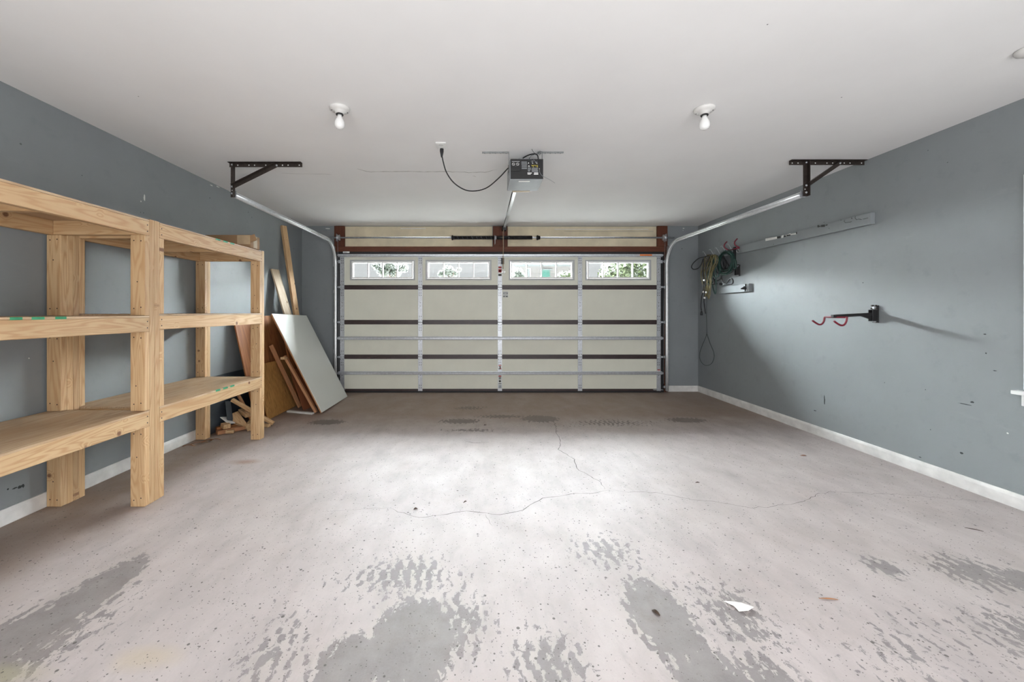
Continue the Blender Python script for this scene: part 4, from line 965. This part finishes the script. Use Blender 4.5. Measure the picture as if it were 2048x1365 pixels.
# litter on the floor
m = MB(); tp = [(1447, 1203), (1462, 1203.5), (1482, 1206), (1508, 1215), (1497, 1222), (1478, 1224), (1468, 1213)]
top = [P_floor(a, b_, .004+.010*((i*37) % 5)/5) for i, (a, b_) in enumerate(tp)]
m.add(top, [list(range(len(top)))[::-1]]).build('torn_paper', M_paper, solid=.0008, label='torn scrap of white paper lying on the right foreground floor', cat='paper')
def leaf(px, py, l, w, a, name, mat, label, cat, h=.006):
    c = P_floor(px, py, .001); d = Vector((math.cos(a), math.sin(a), 0)); s = Vector((-d.y, d.x, 0)); vs = []
    n = 5
    for k in range(n+1):
        t_ = k/n; ww = w*math.sin(PI*min(max(t_, .08), .92))/2; z = h*math.sin(PI*t_)
        vs += [c+d*(t_-.5)*l+s*ww+Vector((0, 0, z*.4)), c+d*(t_-.5)*l+Vector((0, 0, z+.001)), c+d*(t_-.5)*l-s*ww+Vector((0, 0, z*.4))]
    fs = []
    for k in range(n): fs += [(3*k, 3*k+3, 3*k+4, 3*k+1), (3*k+1, 3*k+4, 3*k+5, 3*k+2)]
    MB().add(vs, fs).build(name, mat, solid=.0012, label=label, cat=cat)
leaf(1312, 1227, .034, .018, 2.2, 'dry_leaf', M_leaf, 'curled dark leaf on the grey worn patch in the foreground', 'leaf', .012)
leaf(831, 1019, .024, .018, .3, 'dry_leaf', M_leaf, 'small dark leaf left of the long floor crack', 'leaf', .010)
leaf(930, 1005, .030, .008, .8, 'dry_leaf', M_leaf, 'thin dark leaf on bright floor just above the crack', 'leaf', .008)
leaf(1657, 1199, .075, .006, -.1, 'twig', M_redwood, 'thin reddish brown twig on the floor right of the torn paper', 'twig', .004)
leaf(1395, 966, .03, .010, 0., 'dry_leaf', M_leaf, 'small dark leaf on the floor toward the right wall', 'leaf', .006)
leaf(1607, 912, .045, .012, -.2, 'dry_leaf', M_dkply, 'brown leaf on the floor nearest the right baseboard', 'leaf', .006)
leaf(970, 851, .03, .012, .5, 'dry_leaf', M_leaf, 'small dark leaf at dark tire-worn band by the garage door', 'leaf', .006)
leaf(1948, 1060, .07, .004, -.6, 'twig', M_leaf, 'thin dark twig on floor near the right baseboard in foreground', 'twig', .003)

# ------------------------------------------------------------------ outside the door
MB().box((-60, -50, -.40), (60, 90, -.14)).build('ground', M_lawn, kind='structure')
MB().box((-3.2, YW+T+.002, -.138), (3.9, 28, -.03)).build('driveway', M_concrete, kind='structure')
MB().box((XL-.6, YW+T+.001, 2.40), (XR+.6, YW+T+.50, 2.50)).build('roof_eave', M_whitew, kind='structure')
hs = empty('house', (4.5, 33, -.03), 'pale house with teal shutter seen through the third door window', 'house')
m = MB(); HX0, HX1, HY = 2.6, 7.05, 30.0
m.box((HX0, HY, -.03), (HX1, HY+7, 4.76)).add([(HX0, HY+3.5, 4.76), (HX0, HY, 4.76), (HX0, HY+7, 4.76), (HX0, HY+3.5, 6.9), (HX1, HY, 4.76), (HX1, HY+7, 4.76), (HX1, HY+3.5, 6.9)], [(1, 3, 2), (4, 5, 6)])
m.build('wall', M_siding, hs)
m = MB()
for s, y in ((-1, HY-.45), (1, HY+7.45)):
    m.add([(HX0-.3, HY+3.5, 7.0), (HX1+.3, HY+3.5, 7.0), (HX1+.3, y, 4.60), (HX0-.3, y, 4.60), (HX0-.3, HY+3.5, 7.15), (HX1+.3, HY+3.5, 7.15), (HX1+.3, y, 4.75), (HX0-.3, y, 4.75)], [(0, 1, 2, 3), (7, 6, 5, 4), (0, 4, 5, 1), (2, 6, 7, 3), (0, 3, 7, 4), (1, 5, 6, 2)])
m.build('roof', M_roofs, hs)
MB().box((4.62, HY-.06, 2.0), (5.25, HY, 4.36)).build('shutter', M_teal, hs)
MB().box((4.50, HY-.10, 4.36), (5.38, HY, 4.44)).build('shutter_header', M_roofs, hs)
wf = MB().box((3.45, HY-.05, 3.4), (3.80, HY, 4.50)).build('window_frame', M_white, hs)
MB().box((3.50, HY-.06, 3.45), (3.75, HY-.05, 4.45)).build('pane', M_roofs, wf)
def tree(name, x, y, z0, blobs, n, size, mat, label, trunk_r, seed):
    t = empty(name, (x, y, -.03), label, 'tree' if 'tree' in name else 'shrub')
    r = random.Random(seed)
    m = MB(); top = max(b_[2] for b_ in blobs)
    m.tube([(x, y, -.03), (x+.05, y, top*.4), (x, y+.05, top)], [trunk_r, trunk_r*.75, trunk_r*.3], 9)
    for bx_, by_, bz_, br in blobs: m.tube([(x, y, max(.2, top*.35)), ((x+bx_)/2, (y+by_)/2, bz_-br*.5), (bx_, by_, bz_)], [trunk_r*.5, trunk_r*.35, .02], 6)
    m.build('trunk', M_bark, t)
    m = MB(); tot = sum(b_[3]**2 for b_ in blobs)
    for bx_, by_, bz_, br in blobs:
        for k in range(int(n*br*br/tot)):
            v = Vector((r.gauss(0, 1), r.gauss(0, 1), r.gauss(0, 1))).normalized()*br*(r.random()**.35)
            c = Vector((bx_, by_, bz_))+v; nn = (v.normalized()*1.5+Vector((r.gauss(0, .4), r.gauss(0, .4), r.gauss(0, .4)))).normalized(); u = nn.orthogonal().normalized(); w = nn.cross(u); q = r.random()*6.3; u, w = u*math.cos(q)+w*math.sin(q), w*math.cos(q)-u*math.sin(q); s = size*r.uniform(.6, 1.3)
            m.add([c-u*s, c+w*s*.5, c+u*s, c-w*s*.5], [(0, 1, 2, 3)])
    m.build('foliage', mat, t, kind='stuff')
def hedge(x, label):  # unseen hedge added to block low daylight at the door windows
    r = random.Random(int(x*10)); m = MB(); nx, ny, nz = 5, 46, 14; P = {}
    def v(i, j, k):
        if (i, j, k) not in P:
            P[(i, j, k)] = len(m.v); e = .16
            m.v.append(Vector((x-.7+1.4*i/nx+r.uniform(-e, e), 7.5+(19 if x < 0 else 16.5)*j/ny+r.uniform(-e, e), -.14+4.2*k/nz+(r.uniform(-e, e) if k else 0))))
        return P[(i, j, k)]
    def f(q): m.f.append([v(*p) for p in q]); m.m.append(0); m.sm.append(False)
    for j in range(ny):
        for k in range(nz):
            f([(0, j, k), (0, j, k+1), (0, j+1, k+1), (0, j+1, k)]); f([(nx, j, k), (nx, j+1, k), (nx, j+1, k+1), (nx, j, k+1)])
        for i in range(nx): f([(i, j, nz), (i+1, j, nz), (i+1, j+1, nz), (i, j+1, nz)])
    for i in range(nx):
        for k in range(nz): f([(i, 0, k), (i+1, 0, k), (i+1, 0, k+1), (i, 0, k+1)]); f([(i, ny, k), (i, ny, k+1), (i+1, ny, k+1), (i+1, ny, k)])
    m.build('added_light_hedge', M_leafg, kind='structure')
hedge(-9.5, ''); hedge(10.5, '')
tree('leafy_tree', 5.6, 15.5, 0, [(5.5, 15.5, 2.7, .85), (6.2, 15.6, 3.2, .9), (4.95, 15.4, 2.55, .45), (6.3, 15.3, 2.3, .7), (5.6, 15.9, 3.7, .9)], 5200, .075, M_leafo, 'olive green tree filling the right-hand door window', .11, 1)
tree('leafy_tree', -5.0, 22, 0, [(-5.3, 22, 3.5, .42), (-4.75, 22.2, 3.45, .40), (-4.25, 22, 3.65, .32), (-5.0, 22, 3.85, .4), (-5.75, 22, 3.75, .25)], 1700, .07, M_leafg, 'pale green tree seen through the left-hand door window', .07, 2)
tree('leafy_tree', -1.75, 22, 0, [(-1.75, 22, 3.45, .34), (-1.45, 22.2, 3.35, .25), (-2.15, 22, 3.30, .22), (-1.15, 22, 3.55, .14)], 850, .065, M_leafg, 'small grey-green tree seen through the second door window', .06, 3)
tree('leafy_shrub', 2.1, 22, 0, [(2.1, 22, 3.35, .32), (2.3, 22, 3.15, .25), (1.95, 22.1, 3.1, .2)], 800, .055, M_leafg, 'grey-green slim shrub left of the house in third door window', .05, 4)
tree('leafy_shrub', 5.3, 25, 0, [(5.2, 25, 3.35, .42), (5.6, 25, 3.5, .3), (5.05, 25, 3.1, .4)], 900, .07, M_leafo, 'low green shrub right of the house in the third door window', .05, 5)
